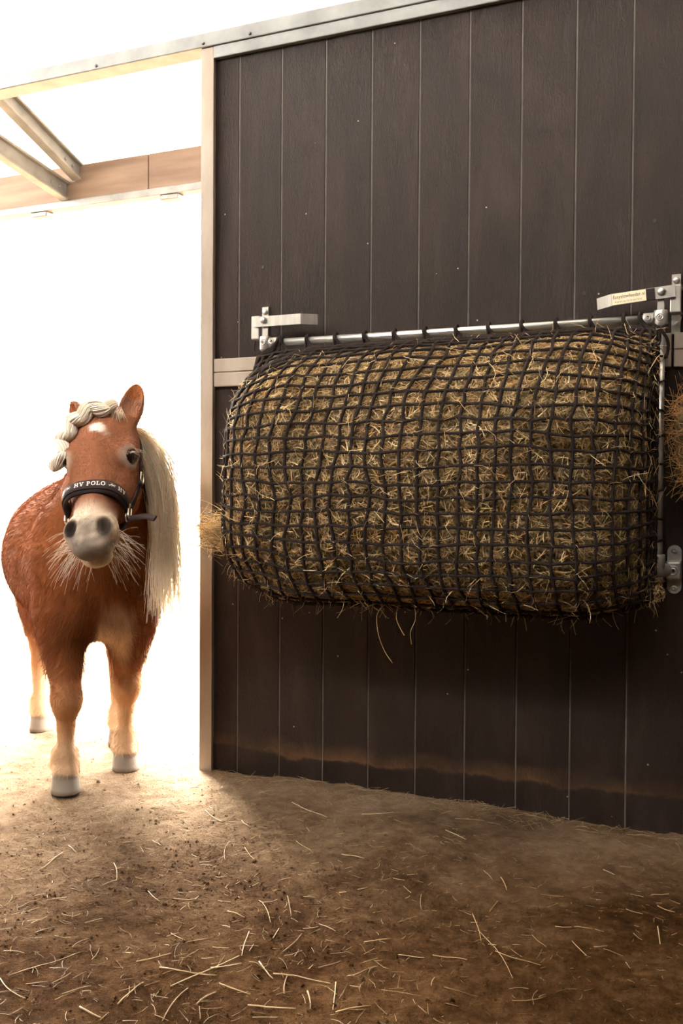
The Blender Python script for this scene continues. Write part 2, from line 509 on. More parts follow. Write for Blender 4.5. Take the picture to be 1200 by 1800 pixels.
lintel = empty('trim_5', (0, 0, 0))
tag(lintel, 'weathered wooden fascia plank under the roof edge over the doorway', 'beam', kind='structure')
for x0, x1 in ((-7.5, -1.262), (-1.258, 2.6)):
    bm_obj('plank', box_bm((x0, 1.48, 2.425), (x1, 1.525, 2.605), 0.003, 1), M['wood'], lintel)
erail = channel('trim_6', (-7.5, 1.47, 2.388), (2.6, 1.54, 2.4255), M['galv'], 'thin galvanised track running below the wooden fascia', 'track')
for x in (-2.02, -1.19):
    box('track_hanger', (x, 1.475, 2.362), (x + 0.11, 1.535, 2.3885), M['galv'], erail, 0.004)
def beam_between(name, a, b, w, h, mat, label, cat, web=True):
    a, b = Vector(a), Vector(b)
    L = (b - a).length
    o = empty(name, a)
    d = (b - a).normalized()
    x = Vector((1, 0, 0)); x = (x - d * x.dot(d)).normalized(); z = x.cross(d)
    o.matrix_world = Matrix(((x.x, d.x, z.x, a.x), (x.y, d.y, z.y, a.y), (x.z, d.z, z.z, a.z), (0, 0, 0, 1)))
    box('web', (-0.006, 0, -h / 2), (0.006, L, h / 2), mat, o, 0.001)
    box('flange', (-w / 2, 0, -h / 2 - 0.007), (w / 2, L, -h / 2 + 0.005), mat, o, 0.002)
    box('flange', (-w / 2, 0, h / 2 - 0.005), (w / 2, L, h / 2 + 0.007), mat, o, 0.002)
    for t in (0.06, 0.12):
        revolve('bolt_head', [(0, 0.008), (0.007, 0.007), (0.009, 0.004), (0.009, 0.0)], mat, o, 6, 'x', (w * 0.0 + 0.005, t, 0.0))
    return tag(o, label, cat, kind='structure')
beam_between('trim_7', (-1.70, 1.48, roof_z(1.48) - 0.045), (-1.70, -3.2, roof_z(-3.2) - 0.045), 0.055, 0.075, M['galv'], 'galvanised steel rafter sloping up under the white roof', 'rafter')
beam_between('trim_8', (-1.785, 1.48, 2.475), (-1.785, -1.2, 2.475 + 0.172 * 2.68), 0.05, 0.085, M['galv'], 'galvanised steel brace meeting the rafter at the fascia plank', 'brace')

# the unseen rest of the stable; left and rear walls shaped for the light
wr = box('wall_right', (3.25, -5.0, -0.05), (3.31, 0.06, 4.6), M['board'])
tag(wr, 'dark plank side wall closing the stable on the right', 'wall', kind='structure')
wl = box('wall_left', (-3.46, -5.0, -0.05), (-3.40, 0.06, LEFT_H), M['board'])
tag(wl, 'unseen dark plank side wall on the left, stopped short of the roof to let daylight in', 'wall', kind='structure')
wq = box('wall_rear', (-3.46, -5.06, -0.05), (3.31, -5.0, REAR_H), M['board'])
tag(wq, 'unseen dark plank wall at the rear, stopped short of the roof to let daylight in', 'wall', kind='structure')
fp = empty('fence_post', (-3.42, 2.75, 0))
tag(fp, 'pale grey fence post in the bright yard behind the pony', 'post')
box('shaft', (-0.035, -0.035, -0.02), (0.035, 0.035, 0.88), M['fence'], fp, 0.006)
box('cap', (-0.042, -0.042, 0.88), (0.042, 0.042, 0.905), M['fence'], fp, 0.006)

# ------------------------------------------------------------------ hay feeder frame
PX0, PX1, PY, PZ, PR = 0.262, 1.4205, -0.060, 1.351, 0.0118
feeder = empty('feeder_frame', (0.84, PY, 0.70))
tag(feeder, 'aluminium pipe frame holding the hay net on the plank wall', 'feeder frame')
def fpart(o):
    o.parent = feeder
    o.matrix_parent_inverse = Matrix.Translation(feeder.location).inverted()
    return o
fpart(tube_obj('top_pipe', [(PX0 + 0.012, PY, PZ), (PX1 - 0.012, PY, PZ)], PR, M['pipe'], None, 20))
for sx in (PX0, PX1):
    fpart(tube_obj('side_pipe', [(sx, PY, 0.70), (sx, PY, PZ)], PR * 0.98, M['pipe'], None, 18))
fpart(tube_obj('bottom_pipe', [(PX0, PY, 0.705), (PX1, PY, 0.705)], PR * 0.98, M['pipe'], None, 14))

def socket_screw(parent, loc, r=0.0075, axis='y'):
    o = revolve('screw_boss', [(r * 1.05, -0.003), (r * 1.05, 0.002), (r * 0.92, 0.0035), (r * 0.80, 0.0035), (r * 0.74, 0.0022), (r * 0.52, 0.0022), (r * 0.46, 0.0038), (r * 0.36, 0.0038)], M['cast'], parent, 18, axis, loc)
    h = revolve('screw_socket', [(r * 0.36, 0.0042), (r * 0.34, 0.0008), (0.0, 0.0006)], M['black'], parent, 12, axis, loc)
    return o, h

def hexbolt(parent, loc, r=0.008):
    revolve('bolt_head', [(r * 1.15, -0.001), (r * 1.2, 0.0012), (r * 1.0, 0.0016), (r * 0.98, 0.0052), (r * 0.8, 0.0064), (0, 0.0066)], M['cast'], parent, 12, 'y', loc, False)

for side, sx in ((1, PX0), (-1, PX1)):
    # side of +1: left end of the frame; the fittings mirror at the right end
    c = revolve('pipe_clamp', [(PR, -0.021), (0.0165, -0.021), (0.0178, -0.018), (0.0178, 0.018), (0.0165, 0.021), (PR, 0.021)], M['cast'], None, 20, 'z', (sx, PY, PZ))
    fpart(c)
    b, h = socket_screw(None, (sx, PY - 0.0165, PZ + 0.002), 0.0095); fpart(b); fpart(h)
    tx = sx + side * 0.030
    c = revolve('pipe_clamp', [(PR, -0.013), (0.0158, -0.013), (0.0172, -0.011), (0.0172, 0.011), (0.0158, 0.013), (PR, 0.013)], M['cast'], None, 20, 'x', (tx, PY, PZ))
    fpart(c)
    b, h = socket_screw(None, (tx, PY - 0.0160, PZ + 0.003), 0.0082); fpart(b); fpart(h)
    fpart(box('clamp_lug', (min(sx + side * 0.012, tx), PY - 0.006, PZ - 0.014), (max(sx + side * 0.012, tx), PY + 0.006, PZ + 0.012), M['cast'], None, 0.003, 2))
    fpart(box('strap', (sx - 0.009, PY - 0.002, PZ + 0.018), (sx + 0.009, PY + 0.002, 1.432), M['steel'], None, 0.001))

# ------------------------------------------------------------------ latches that hold the frame to the wall
def rounded_plate(name, cx, z0, z1, w, y0, y1, mat, parent, round_ends=True, n=10):
    r = w / 2
    pts = []
    if round_ends:
        for k in range(n + 1):
            a = math.pi * k / n
            pts.append((cx + r * math.cos(a), z1 - r + r * math.sin(a)))
        for k in range(n + 1):
            a = math.pi + math.pi * k / n
            pts.append((cx + r * math.cos(a), z0 + r + r * math.sin(a)))
    bm = bmesh.new()
    f = bm.faces.new([bm.verts.new((x, y0, z)) for x, z in pts])
    r_ = bmesh.ops.extrude_face_region(bm, geom=[f])
    for v in r_['geom']:
        if isinstance(v, bmesh.types.BMVert): v.co.y = y1
    return bm_obj(name, bm, mat, parent)

def latch(sx, side, zc, sticker, drop, label):
    """side=+1: lever points right (left latch); -1: lever points left"""
    t = empty('latch', (sx, 0, zc))
    tag(t, label, 'latch', 'steel latches at the top of the feeder frame')
    def part(o):
        o.parent = t
        o.matrix_parent_inverse = Matrix.Translation(t.location).inverted()
        return o
    bx = sx - side * 0.036                       # bracket axis, just outside the side pipe
    part(box('wall_plate', (bx - 0.0115 + side * 0.004, -0.005, 1.318), (bx + 0.0115 + side * 0.004, 0.0, 1.474), M['steel'], None, 0.001))
    o = part(revolve('bolt_head', [(0.0085, 0), (0.009, 0.0015), (0.0075, 0.002), (0.0074, 0.006), (0.006, 0.0072), (0, 0.0072)], M['cast'], None, 12, 'y', (bx + side * 0.004, -0.005, 1.458), False))
    # bent hook: box section open towards the wall
    bm = bmesh.new()
    bm = box_bm((bx - 0.014, -0.062, zc - 0.052), (bx + 0.014, -0.056, zc + 0.020), 0.003, 2, bm)
    bm = box_bm((bx - 0.014, -0.060, zc + 0.014), (bx + 0.014, -0.003, zc + 0.020), 0.002, 1, bm)
    bm = box_bm((bx - 0.014, -0.060, zc - 0.052), (bx + 0.014, -0.022, zc - 0.046), 0.002, 1, bm)
    part(bm_obj('hook_bracket', bm, M['steel'], None))
    # tapering gusset below with its screw
    bm = bmesh.new()
    vs = [bm.verts.new(p) for p in ((bx - 0.010, -0.007, 1.362), (bx + 0.010, -0.007, 1.362), (bx + 0.003, -0.007, 1.326), (bx - 0.006, -0.007, 1.326))]
    f = bm.faces.new(vs); r_ = bmesh.ops.extrude_face_region(bm, geom=[f])
    for v in r_['geom']:
        if isinstance(v, bmesh.types.BMVert): v.co.y = -0.001
    part(bm_obj('gusset', bm, M['steel'], None))
    part(revolve('screw_head', [(0.005, 0), (0.005, 0.0015), (0.003, 0.0022), (0, 0.0018)], M['cast'], None, 12, 'y', (bx, -0.007, 1.345)))
    # lever: flat bar on edge, last part bent out into the room
    yl = PY - 0.008
    L1 = 0.124; L2 = 0.166
    prof = [(bx - sx, yl), (side * L1, yl), (side * L2, yl + 0.030)]
    prof = [(sx + (p[0] if i else p[0]), p[1]) for i, p in enumerate(prof)]
    bm = bmesh.new()
    tk = 0.0022
    fr = []; bk = []
    for z in (zc - 0.0155, zc + 0.0155):
        fr.append([bm.verts.new((x, y - tk, z)) for x, y in prof]); bk.append([bm.verts.new((x, y + tk, z)) for x, y in prof])
    n = len(prof)
    for k in range(n - 1):
        bm.faces.new((fr[0][k], fr[0][k + 1], fr[1][k + 1], fr[1][k])); bm.faces.new((bk[0][k + 1], bk[0][k], bk[1][k], bk[1][k + 1]))
        bm.faces.new((fr[1][k], fr[1][k + 1], bk[1][k + 1], bk[1][k])); bm.faces.new((fr[0][k + 1], fr[0][k], bk[0][k], bk[0][k + 1]))
    for k in (0, n - 1):
        bm.faces.new((fr[0][k], fr[1][k], bk[1][k], bk[0][k]))
    turned = [bm_obj('lever', bm, M['steel'], None)]
    part(revolve('bolt_head', [(0.0105, 0), (0.011, 0.001), (0.0088, 0.002), (0.0086, 0.0075), (0.0068, 0.009), (0, 0.009)], M['cast'], None, 12, 'y', (sx - side * 0.002, yl - tk, zc + 0.003), False))
    if sticker:
        yf = yl - tk - 0.0006
        turned.append(box('sticker', (sx - 0.122, yf - 0.0006, zc - 0.0145), (sx - 0.036, yf + 0.0006, zc + 0.0145), M['sticker'], None))
        turned.append(box('black_patch', (sx - 0.0358, yf - 0.0008, zc - 0.0145), (sx - 0.0135, yf + 0.0006, zc + 0.0145), M['pad'], None))
        def lettering(name, txt, x, z, width, height, shear=0.0):
            cu = bpy.data.curves.new(name, 'FONT'); cu.body = txt; cu.size = 1.0; cu.shear = shear
            tmp = bpy.data.objects.new(name, cu); COL.objects.link(tmp)
            bpy.context.view_layer.update()
            me = bpy.data.meshes.new_from_object(tmp.evaluated_get(bpy.context.evaluated_depsgraph_get()))
            bpy.data.objects.remove(tmp)
            co = np.array([v.co[:] for v in me.vertices]); lo, hi = co.min(0), co.max(0)
            for v in me.vertices:
                v.co = (x + (v.co.x - lo[0]) / (hi[0] - lo[0]) * width, yf - 0.0012, z + (v.co.y - lo[1]) / (hi[1] - lo[1]) * height)
            me.materials.clear(); me.materials.append(M['ink'])
            o = bpy.data.objects.new(name, me); COL.objects.link(o)
            turned.append(o)
        lettering('lettering', 'Easyslowfeeder.nl', sx - 0.119, zc - 0.0025, 0.080, 0.0125)
        lettering('lettering', 'Simple for you. Fun for your horse!', sx - 0.116, zc - 0.0115, 0.070, 0.0062, 0.35)
    # the lever is not quite level
    piv = Vector((sx, yl, zc))
    for o in turned:
        o.data.transform(Matrix.Translation(piv) @ Matrix.Rotation(drop, 4, 'Y') @ Matrix.Translation(-piv))
        part(o)
    return t
latch(PX0, 1, 1.417, False, 0.0, 'plain steel lever latch at the doorway end of the feeder frame')
latch(PX1, -1, 1.416, True, math.radians(-4.5), 'steel lever latch with a cream sticker at the far right')

# lower hinges
for sx, side, lab in ((PX1, -1, 'steel hinge fitting on the wall at the foot of the right pipe'),):
    t = empty('wall_hinge', (sx, 0, 0.70))
    tag(t, lab, 'hinge')
    def hp(o):
        o.parent = t; o.matrix_parent_inverse = Matrix.Translation(t.location).inverted(); return o
    hx = sx - side * 0.036
    hp(rounded_plate('plate', hx, 0.636, 0.764, 0.036, -0.006, 0.0, M['cast'], None))
    hp(box('saddle', (hx - 0.0195, -0.032, 0.674), (hx + 0.0195, -0.005, 0.724), M['cast'], None, 0.007, 3))
    b, h = socket_screw(None, (hx, -0.0325, 0.699), 0.0125); hp(b); hp(h)
    for z in (0.650, 0.750):
        hp(revolve('screw_head', [(0.0075, 0), (0.0075, 0.002), (0.005, 0.0035), (0.0015, 0.003), (0, 0.0015)], M['steel'], None, 12, 'y', (hx, -0.006, z)))
    xs = sorted((hx - 0.012 * -side, sx + side * 0.055))
    arm = np.array([(hx + side * 0.016, -0.030, 0.699), (sx + side * 0.0, PY, 0.702), (sx + side * 0.022, PY, 0.700), (sx + side * 0.050, PY, 0.692)])
    hp(tube_obj('knuckle', arm, [0.0165, 0.021, 0.0205, 0.006], M['cast'], None, 16))
    hp(revolve('collar', [(PR, -0.02), (0.0175, -0.02), (0.019, -0.017), (0.019, 0.017), (0.0175, 0.02), (PR, 0.02)], M['cast'], None, 18, 'z', (sx, PY, 0.722)))
    for z in (0.733, 0.706):
        b, h = socket_screw(None, (sx - 0.003, PY - 0.0185, z), 0.008); hp(b); hp(h)

# ------------------------------------------------------------------ bale and net surface
def catmull(pts, n=12):
    pts = np.asarray(pts, float)
    p = np.concatenate([2 * pts[:1] - pts[1:2], pts, 2 * pts[-1:] - pts[-2:-1]])
    out = []
    t = np.linspace(0, 1, n, endpoint=False)[:, None]
    for i in range(1, len(p) - 2):
        a, b, c, d = p[i - 1], p[i], p[i + 1], p[i + 2]
        out.append(0.5 * (2 * b + (c - a) * t + (2 * a - 5 * b + 4 * c - d) * t ** 2 + (3 * b - 3 * c + d - a) * t ** 3))
    out.append(pts[-1:])
    return np.concatenate(out)
def arc(pts):
    s = np.concatenate([[0], np.cumsum(np.linalg.norm(np.diff(pts, axis=0), axis=1))])
    return s
UP = np.array([(0.270, 0.0), (0.258, 0.25), (0.258, 0.50), (0.278, 0.74), (0.335, 0.91), (0.45, 0.99), (0.62, 1.02), (0.84, 1.05), (1.08, 1.03), (1.24, 0.97), (1.335, 0.86), (1.385, 0.68), (1.408, 0.45), (1.412, 0.22), (1.412, 0.0)])
VP = np.array([(-0.006, 1.324), (0.065, 1.312), (0.150, 1.283), (0.225, 1.228), (0.280, 1.145), (0.316, 1.05), (0.337, 0.94), (0.333, 0.82), (0.308, 0.712), (0.255, 0.630), (0.18, 0.592), (0.10, 0.60), (0.035, 0.645), (0.0, 0.700)])
UPd = catmull(UP); VPd = catmull(VP)
usc = UPd * np.array([1, 0.33])
ua = arc(usc); UL = ua[-1]; ua = ua / UL
va = arc(VPd); VL = va[-1]; va = va / VL
def surf(u, v):
    u = np.asarray(u, float); v = np.asarray(v, float)
    x = np.interp(u, ua, UPd[:, 0]); f = np.clip(np.interp(u, ua, UPd[:, 1]), 0, None)
    d = np.interp(v, va, VPd[:, 0]); z = np.interp(v, va, VPd[:, 1])
    e = np.clip(f, 0, 1)
    lump = (vnoise(u * 7, v * 6, 11) * 0.040 + vnoise(u * 17, v * 14, 12) * 0.016) * e * np.clip(d / 0.15, 0, 1)
    # the pile leans: fuller above on the right, sagging belly
    lean = 1 + 0.10 * (u - 0.5) * (0.45 - v) * 2
    zz = z + (0.018 * np.clip((u - 0.15) / 0.6, 0, 1) - 0.010) * np.clip(1 - v * 4, 0, 1) * np.clip(v * 12, 0, 1)
    # corners are drawn in towards the frame where the bag narrows at its ends
    mid = 0.98
    ends = np.clip(1 - (x - 0.26) / 0.22, 0, 1) ** 1.5 + 0.6 * np.clip(1 - (1.41 - x) / 0.16, 0, 1) ** 1.5
    zz = mid + (zz - mid) * (1 - 0.17 * ends * np.clip(d / 0.1, 0, 1))
    return np.stack([x, -0.074 - f * d * lean - lump, zz], -1)
def normal(u, v):
    e = 2e-3
    a = surf(np.clip(u + e, 0, 1), v) - surf(np.clip(u - e, 0, 1), v); b = surf(u, np.clip(v + e, 0, 1)) - surf(u, np.clip(v - e, 0, 1))
    n = nrm(np.cross(b, a))
    return n, nrm(a), nrm(b)
_n, _, _ = normal(np.array([0.5]), np.array([0.45]))
NS = -1.0 if _n[0, 1] > 0 else 1.0
def hay_surf(u, v, off):
    n, _, _ = normal(u, v)
    P = surf(u, v) + NS * n * np.asarray(off)[..., None]
    drop = (0.055 * np.clip(1 - u * 1.5, 0, 1) + 0.010) * np.clip(1 - v / 0.20, 0, 1)
    P[..., 2] -= drop
    P[..., 1] = np.minimum(P[..., 1], -0.03)
    return P

NU = 36; NV = 32
ug = np.linspace(0.006, 0.994, NU); vg = np.linspace(0.0, 1.0, NV)
UG, VG = np.meshgrid(ug, vg, indexing='ij')
I, J = np.meshgrid(np.arange(NU), np.arange(NV), indexing='ij')
inner = ((I > 0) & (I < NU - 1) & (J > 0) & (J < NV - 1)).astype(float)
UGj = UG + inner * ((vnoise(I * 0.37, J * 0.31, 31) * 0.55 + rng.normal(0, 0.06, UG.shape)) / NU)
VGj = VG + inner * ((vnoise(I * 0.33, J * 0.4, 33) * 0.5 + rng.normal(0, 0.06, UG.shape)) / NV)
# near the top the cords lean towards the right, where the net was hooked on
UGj = np.clip(UGj + 0.020 * np.clip(0.35 - VG, 0, 1) * np.sin(np.pi * UG) * 2, 0, 1)
def grid_uv(gi, gj):
    """net-grid position (cells) -> surface parameters, and how far the hay swells between the cords there"""
    gi = np.clip(gi, 0, NU - 1.001); gj = np.clip(gj, 0, NV - 1.001)
    i0 = gi.astype(int); j0 = gj.astype(int); fi = gi - i0; fj = gj - j0
    def bl(A): return (A[i0, j0] * (1 - fi) + A[i0 + 1, j0] * fi) * (1 - fj) + (A[i0, j0 + 1] * (1 - fi) + A[i0 + 1, j0 + 1] * fi) * fj
    return bl(UGj), bl(VGj), np.sin(np.pi * fi) * np.sin(np.pi * fj)
bale = empty('hay_pile', (0.84, -0.2, 0.62))
tag(bale, 'large bulging load of golden hay packed inside the dark net', 'hay')
def bpart(o):
    o.parent = bale; o.matrix_parent_inverse = Matrix.Translation(bale.location).inverted(); return o
gi, gj = np.meshgrid(np.linspace(0.5, NU - 1.5, 151), np.linspace(0.5, NV - 1.8, 131), indexing='ij')
uu, vv, sw = grid_uv(gi, gj)
P = hay_surf(uu, vv, -0.027 + 0.022 * sw + vnoise(uu * 90, vv * 80, 5) * 0.014)
a_, b_ = uu.shape
front = P.reshape(-1, 3)
back = front.copy(); back[:, 1] = -0.028
ii = (np.arange(a_ - 1)[:, None] * b_ + np.arange(b_ - 1)[None]).ravel()
Ff = np.stack([ii, ii + b_, ii + b_ + 1, ii + 1], -1)
nf = len(front)
edge = np.concatenate([np.arange(b_ - 1), (np.arange(a_ - 1) * b_ + b_ - 1), (a_ * b_ - 1 - np.arange(b_ - 1)), (a_ - 1 - np.arange(a_ - 1)) * b_])
edge2 = np.roll(edge, -1)
Fe = np.stack([edge, edge2, edge2 + nf, edge + nf], -1)
core = bpart(np_mesh('hay_core', np.concatenate([front, back]), np.concatenate([Ff, Ff[:, ::-1] + nf, Fe]), M['haycore'], None, None, True))
core['kind'] = 'stuff'

HAYC = np.array([(0.82, 0.62, 0.34), (0.88, 0.71, 0.44), (0.72, 0.50, 0.23), (0.55, 0.35, 0.13), (0.62, 0.52, 0.25), (0.46, 0.40, 0.18), (0.92, 0.80, 0.57), (0.60, 0.33, 0.13)])
def hay_cols(n):
    c = HAYC[rng.choice(len(HAYC), n, p=[.22, .22, .15, .09, .08, .05, .13, .06])]
    b = np.where(rng.uniform(0, 1, (n, 1)) < 0.5, rng.uniform(0.9, 1.15, (n, 1)), rng.uniform(0.25, 0.75, (n, 1)))
    return np.clip(c * b * np.array([1.05, 0.95, 0.80]), 0.01, 0.95)
def strands(P0, D, N, L, K=4, curl=0.35, sag=0.0):
    """curved stalks: start P0, direction D, bending in the plane with N"""
    n = len(P0)
    s = np.linspace(-0.5, 0.5, K)[None, :, None]
    side = nrm(np.cross(D, N))
    b1 = rng.normal(0, curl, (n, 1, 1)); b2 = rng.normal(0, curl * 0.35, (n, 1, 1))
    P = P0[:, None] + (D[:, None] * s + side[:, None] * (b1 * (s * s - 0.08)) + N[:, None] * (b2 * (s * s - 0.08))) * L[:, None, None]
    P = P + rng.normal(0, 0.012, P.shape) * L[:, None, None]
    return P
def strand_obj(name, P, r, mat, tint, S=3):
    n, K, _ = P.shape
    R = np.asarray(r)[:, None] * np.linspace(1.0, 0.55, K)[None]
    V, F = tubes(P, R, S)
    return np_mesh(name, V, F, mat, None, np.repeat(tint, K * S, axis=0), False)
# stalks packed against the net
nS = 34000
u, v, sw = grid_uv(rng.uniform(0.6, NU - 1.6, nS), rng.uniform(0.5, NV - 2.6, nS))
cell = rng.normal(0, 1, nS)
n_, tu, tv = normal(u, v); n_ = n_ * NS
# neighbouring stalks share a direction, in small wisps
th = 2 * np.pi * vnoise(u * 52, v * 46, 21) * 2.2 + rng.normal(0, 0.9, nS)
D = tu * np.cos(th)[:, None] + tv * np.sin(th)[:, None]
D = nrm(D + n_ * rng.normal(0, 0.16, (nS, 1)))
depth = -0.022 + 0.022 * sw + rng.uniform(-0.008, 0.007, nS)
Pc = hay_surf(u, v, depth)
tint = hay_cols(nS)
S1 = strands(Pc, D, n_, rng.uniform(0.012, 0.038, nS), 4, 0.30)
o = bpart(strand_obj('hay_stalks', S1, rng.uniform(0.0007, 0.0017, nS), M['hay'], tint)); o['kind'] = 'stuff'
# stalks poking out through the meshes
nS = 1300
u = rng.uniform(0.03, 0.985, nS); v = rng.uniform(0.03, 0.80, nS)
n_, tu, tv = normal(u, v); n_ = n_ * NS
th = rng.uniform(0, 2 * np.pi, nS)
D = nrm(tu * np.cos(th)[:, None] + tv * np.sin(th)[:, None] + n_ * rng.uniform(0.05, 0.55, (nS, 1)))
L = rng.uniform(0.025, 0.075, nS)
Pc = hay_surf(u, v, np.full(nS, 0.004)) + D * (L * 0.33)[:, None]
S1 = strands(Pc, D, n_, L, 5, 0.5)
o = bpart(strand_obj('loose_stalks', S1, rng.uniform(0.0006, 0.0011, nS), M['hay'], hay_cols(nS) * 1.1)); o['kind'] = 'stuff'
# fringe hanging from the underside
nS = 150
u = rng.uniform(0.06, 0.97, nS); v = rng.uniform(0.70, 0.86, nS)
n_, tu, tv = normal(u, v); n_ = n_ * NS
D = nrm(np.array([0, -0.2, -1.0]) + rng.normal(0, 0.6, (nS, 3)))
L = rng.uniform(0.02, 0.06, nS)
S1 = strands(hay_surf(u, v, np.full(nS, 0.0)) + D * (L * 0.4)[:, None], D, n_, L, 6, 0.9)
o = bpart(strand_obj('hanging_fringe', S1, rng.uniform(0.0005, 0.0009, nS), M['hay'], hay_cols(nS))); o['kind'] = 'stuff'
# the long stalks dangling below the net
for pts in ([(0.765, -0.30, 0.61), (0.735, -0.30, 0.575), (0.737, -0.30, 0.525), (0.752, -0.29, 0.475), (0.775, -0.29, 0.445)],
            [(0.793, -0.30, 0.60), (0.789, -0.30, 0.565), (0.803, -0.30, 0.535), (0.812, -0.30, 0.522)],
            [(0.84, -0.30, 0.60), (0.842, -0.30, 0.565), (0.825, -0.29, 0.53), (0.828, -0.29, 0.498)],
            [(0.640, -0.30, 0.62), (0.638, -0.31, 0.585), (0.622, -0.31, 0.558)],
            [(1.08, -0.28, 0.63), (1.078, -0.28, 0.60), (1.079, -0.28, 0.572)],
            [(1.22, -0.27, 0.64), (1.225, -0.27, 0.615), (1.24, -0.27, 0.585)]):
    bpart(tube_obj('hanging_stalk', catmull(pts, 4), 0.0009, M['hay'], None, 4, None, np.array([0.62, 0.42, 0.2])))
# tuft pulled out at the doorway end
nS = 760
t_ = rng.uniform(0, 1, nS) ** 0.8
D = nrm(np.array([-0.82, -0.35, 0.02]) + rng.normal(0, 0.28, (nS, 3)) * (0.6 + 1.2 * t_[:, None]))
base = np.array([0.292, -0.25, 0.764]) + rng.normal(0, 1, (nS, 3)) * np.array([0.006, 0.03, 0.014])
L = rng.uniform(0.03, 0.11, nS)
Pc = base + np.array([-0.105, -0.03, 0.006]) * t_[:, None] + rng.normal(0, 1, (nS, 3)) * 0.017 * (0.35 + t_[:, None]) + np.array([0, 0, 0.022]) * (t_[:, None] ** 2)
S1 = strands(Pc, D, np.tile([0, 0, 1.0], (nS, 1)), L, 5, 1.0)
o = bpart(strand_obj('pulled_tuft', S1, rng.uniform(0.0005, 0.0009, nS), M['hay'], hay_cols(nS) * 1.1)); o['kind'] = 'stuff'

# ------------------------------------------------------------------ the net itself, cord by cord
net = empty('hay_net', (0.84, PY, PZ))
tag(net, 'dark brown knotted rope net stretched over the hay', 'net')
def npart(o):
    o.parent = net; o.matrix_parent_inverse = Matrix.Translation(net.location).inverted(); return o
nn, tu, tv = normal(UGj, VGj)
ND = surf(UGj, VGj) + NS * nn * 0.0060 + tu * (((I + J) % 2) * 2 - 1)[..., None] * 0.0010
CR = 0.0043
def cord_r(n, start):
    k = (np.arange(n) - start) % 4
    return CR * np.where(k == 0, 1.32, np.where(k == 2, 0.95, 1.05))
for i in range(NU):
    pts = ND[i].copy()
    g = i // 2
    gx_ = 0.5 * (surf(ug[min(2 * g, NU - 1)], 0.0)[0] + surf(ug[min(2 * g + 1, NU - 1)], 0.0)[0])
    gx_ = min(max(gx_, PX0 + 0.05), PX1 - 0.05)
    head = np.array([(gx_, PY + 0.014, PZ - 0.006), (gx_, PY + 0.010, PZ + 0.011), (gx_, PY - 0.003, PZ + 0.0165), (gx_, PY - 0.0155, PZ + 0.004)])
    pts[0] = (0.45 * gx_ + 0.55 * pts[0][0], PY - 0.013, PZ - 0.024)
    path = catmull(np.concatenate([head, pts]), 4)
    npart(tube_obj('upright_cord', path, cord_r(len(path), 4 * len(head)), M['cord'], None, 6, np.array([1.0, 0, 0])))
for j in range(1, NV):
    path = catmull(ND[:, j], 4)
    npart(tube_obj('cross_cord', path, cord_r(len(path), 0) * 0.95, M['cord'], None, 6, np.array([0, 0, 1.0])))
# lashings round the side pipes
def loop(sx, z, tilt, r=0.0165):
    a = np.linspace(0, 2 * np.pi, 17)
    pts = np.stack([sx + r * np.cos(a), PY + r * np.sin(a), z + tilt * np.cos(a)], -1)
    npart(tube_obj('lashing', pts, 0.0034, M['cord'], None, 6, np.array([0, 0, 1.0])))
for sx in (PX0, PX1):
    for z, t in ((1.322, 0.012), (1.252, 0.0), (1.185, 0.006), (1.115, -0.004), (1.045, 0.006), (0.975, 0.0), (0.905, 0.006), (0.835, -0.004), (0.775, 0.005)):
        loop(sx, z, t)
# tie cord trailing beside the right pipe and the one hanging at the left bracket
npart(tube_obj('tie_cord', catmull([(PX1 - 0.012, PY - 0.012, 1.335), (PX1 + 0.006, PY - 0.016, 1.315), (PX1 + 0.019, PY - 0.008, 1.292), (PX1 + 0.018, PY, 1.262), (PX1 + 0.012, PY - 0.01, 1.248)], 5), 0.0042, M['cord'], None, 7))
npart(tube_obj('tie_cord', catmull([(PX0 - 0.046, PY + 0.02, 1.362), (PX0 - 0.040, PY, 1.335), (PX0 - 0.024, PY - 0.012, 1.318), (PX0 - 0.006, PY - 0.016, 1.322)], 5), 0.0022, M['cord'], None, 6))
npart(tube_obj('tie_cord', catmull([(PX0 - 0.018, PY - 0.010, 1.322), (PX0 - 0.020, PY - 0.006, 1.28), (PX0 - 0.016, PY - 0.008, 1.235), (PX0 - 0.004, PY - 0.016, 1.19)], 5), 0.003, M['cord'], None, 6))

# hay of the neighbouring feeder, just showing past the right pipe
nb = empty('hay_wad', (1.60, -0.08, 0.9))
tag(nb, 'loose reddish hay sticking out past the right pipe', 'hay')
def nbp(o):
    o.parent = nb; o.matrix_parent_inverse = Matrix.Translation(nb.location).inverted(); return o
uu, vv = np.meshgrid(np.linspace(0, 2 * np.pi, 33), np.linspace(-1, 1, 18), indexing='ij')
rr = np.sqrt(np.clip(1 - vv ** 4, 0, 1)) * (1 + 0.3 * vnoise(uu * 2, vv * 4, 8))
Vn = np.stack([1.62 + rr * np.cos(uu) * 0.14, -0.085 + rr * np.sin(uu) * 0.05, 1.04 + vv * 0.17], -1).reshape(-1, 3)
a_, b_ = uu.shape
ii = (np.arange(a_ - 1)[:, None] * b_ + np.arange(b_ - 1)[None]).ravel()
o = nbp(np_mesh('hay_core', Vn, np.stack([ii, ii + b_, ii + b_ + 1, ii + 1], -1), M['haycore'], None, None, True)); o['kind'] = 'stuff'
nS = 1500
Pc = Vn[rng.integers(0, len(Vn), nS)] + rng.normal(0, 0.012, (nS, 3))
Pc[:, 1] = np.minimum(Pc[:, 1], -0.02)
S1 = strands(Pc, nrm(rng.normal(0, 1, (nS, 3)) * np.array([1, 0.3, 1])), np.tile([0, -1.0, 0], (nS, 1)), rng.uniform(0.03, 0.12, nS), 6, 1.2)
S1[..., 1] = np.minimum(S1[..., 1], -0.006)
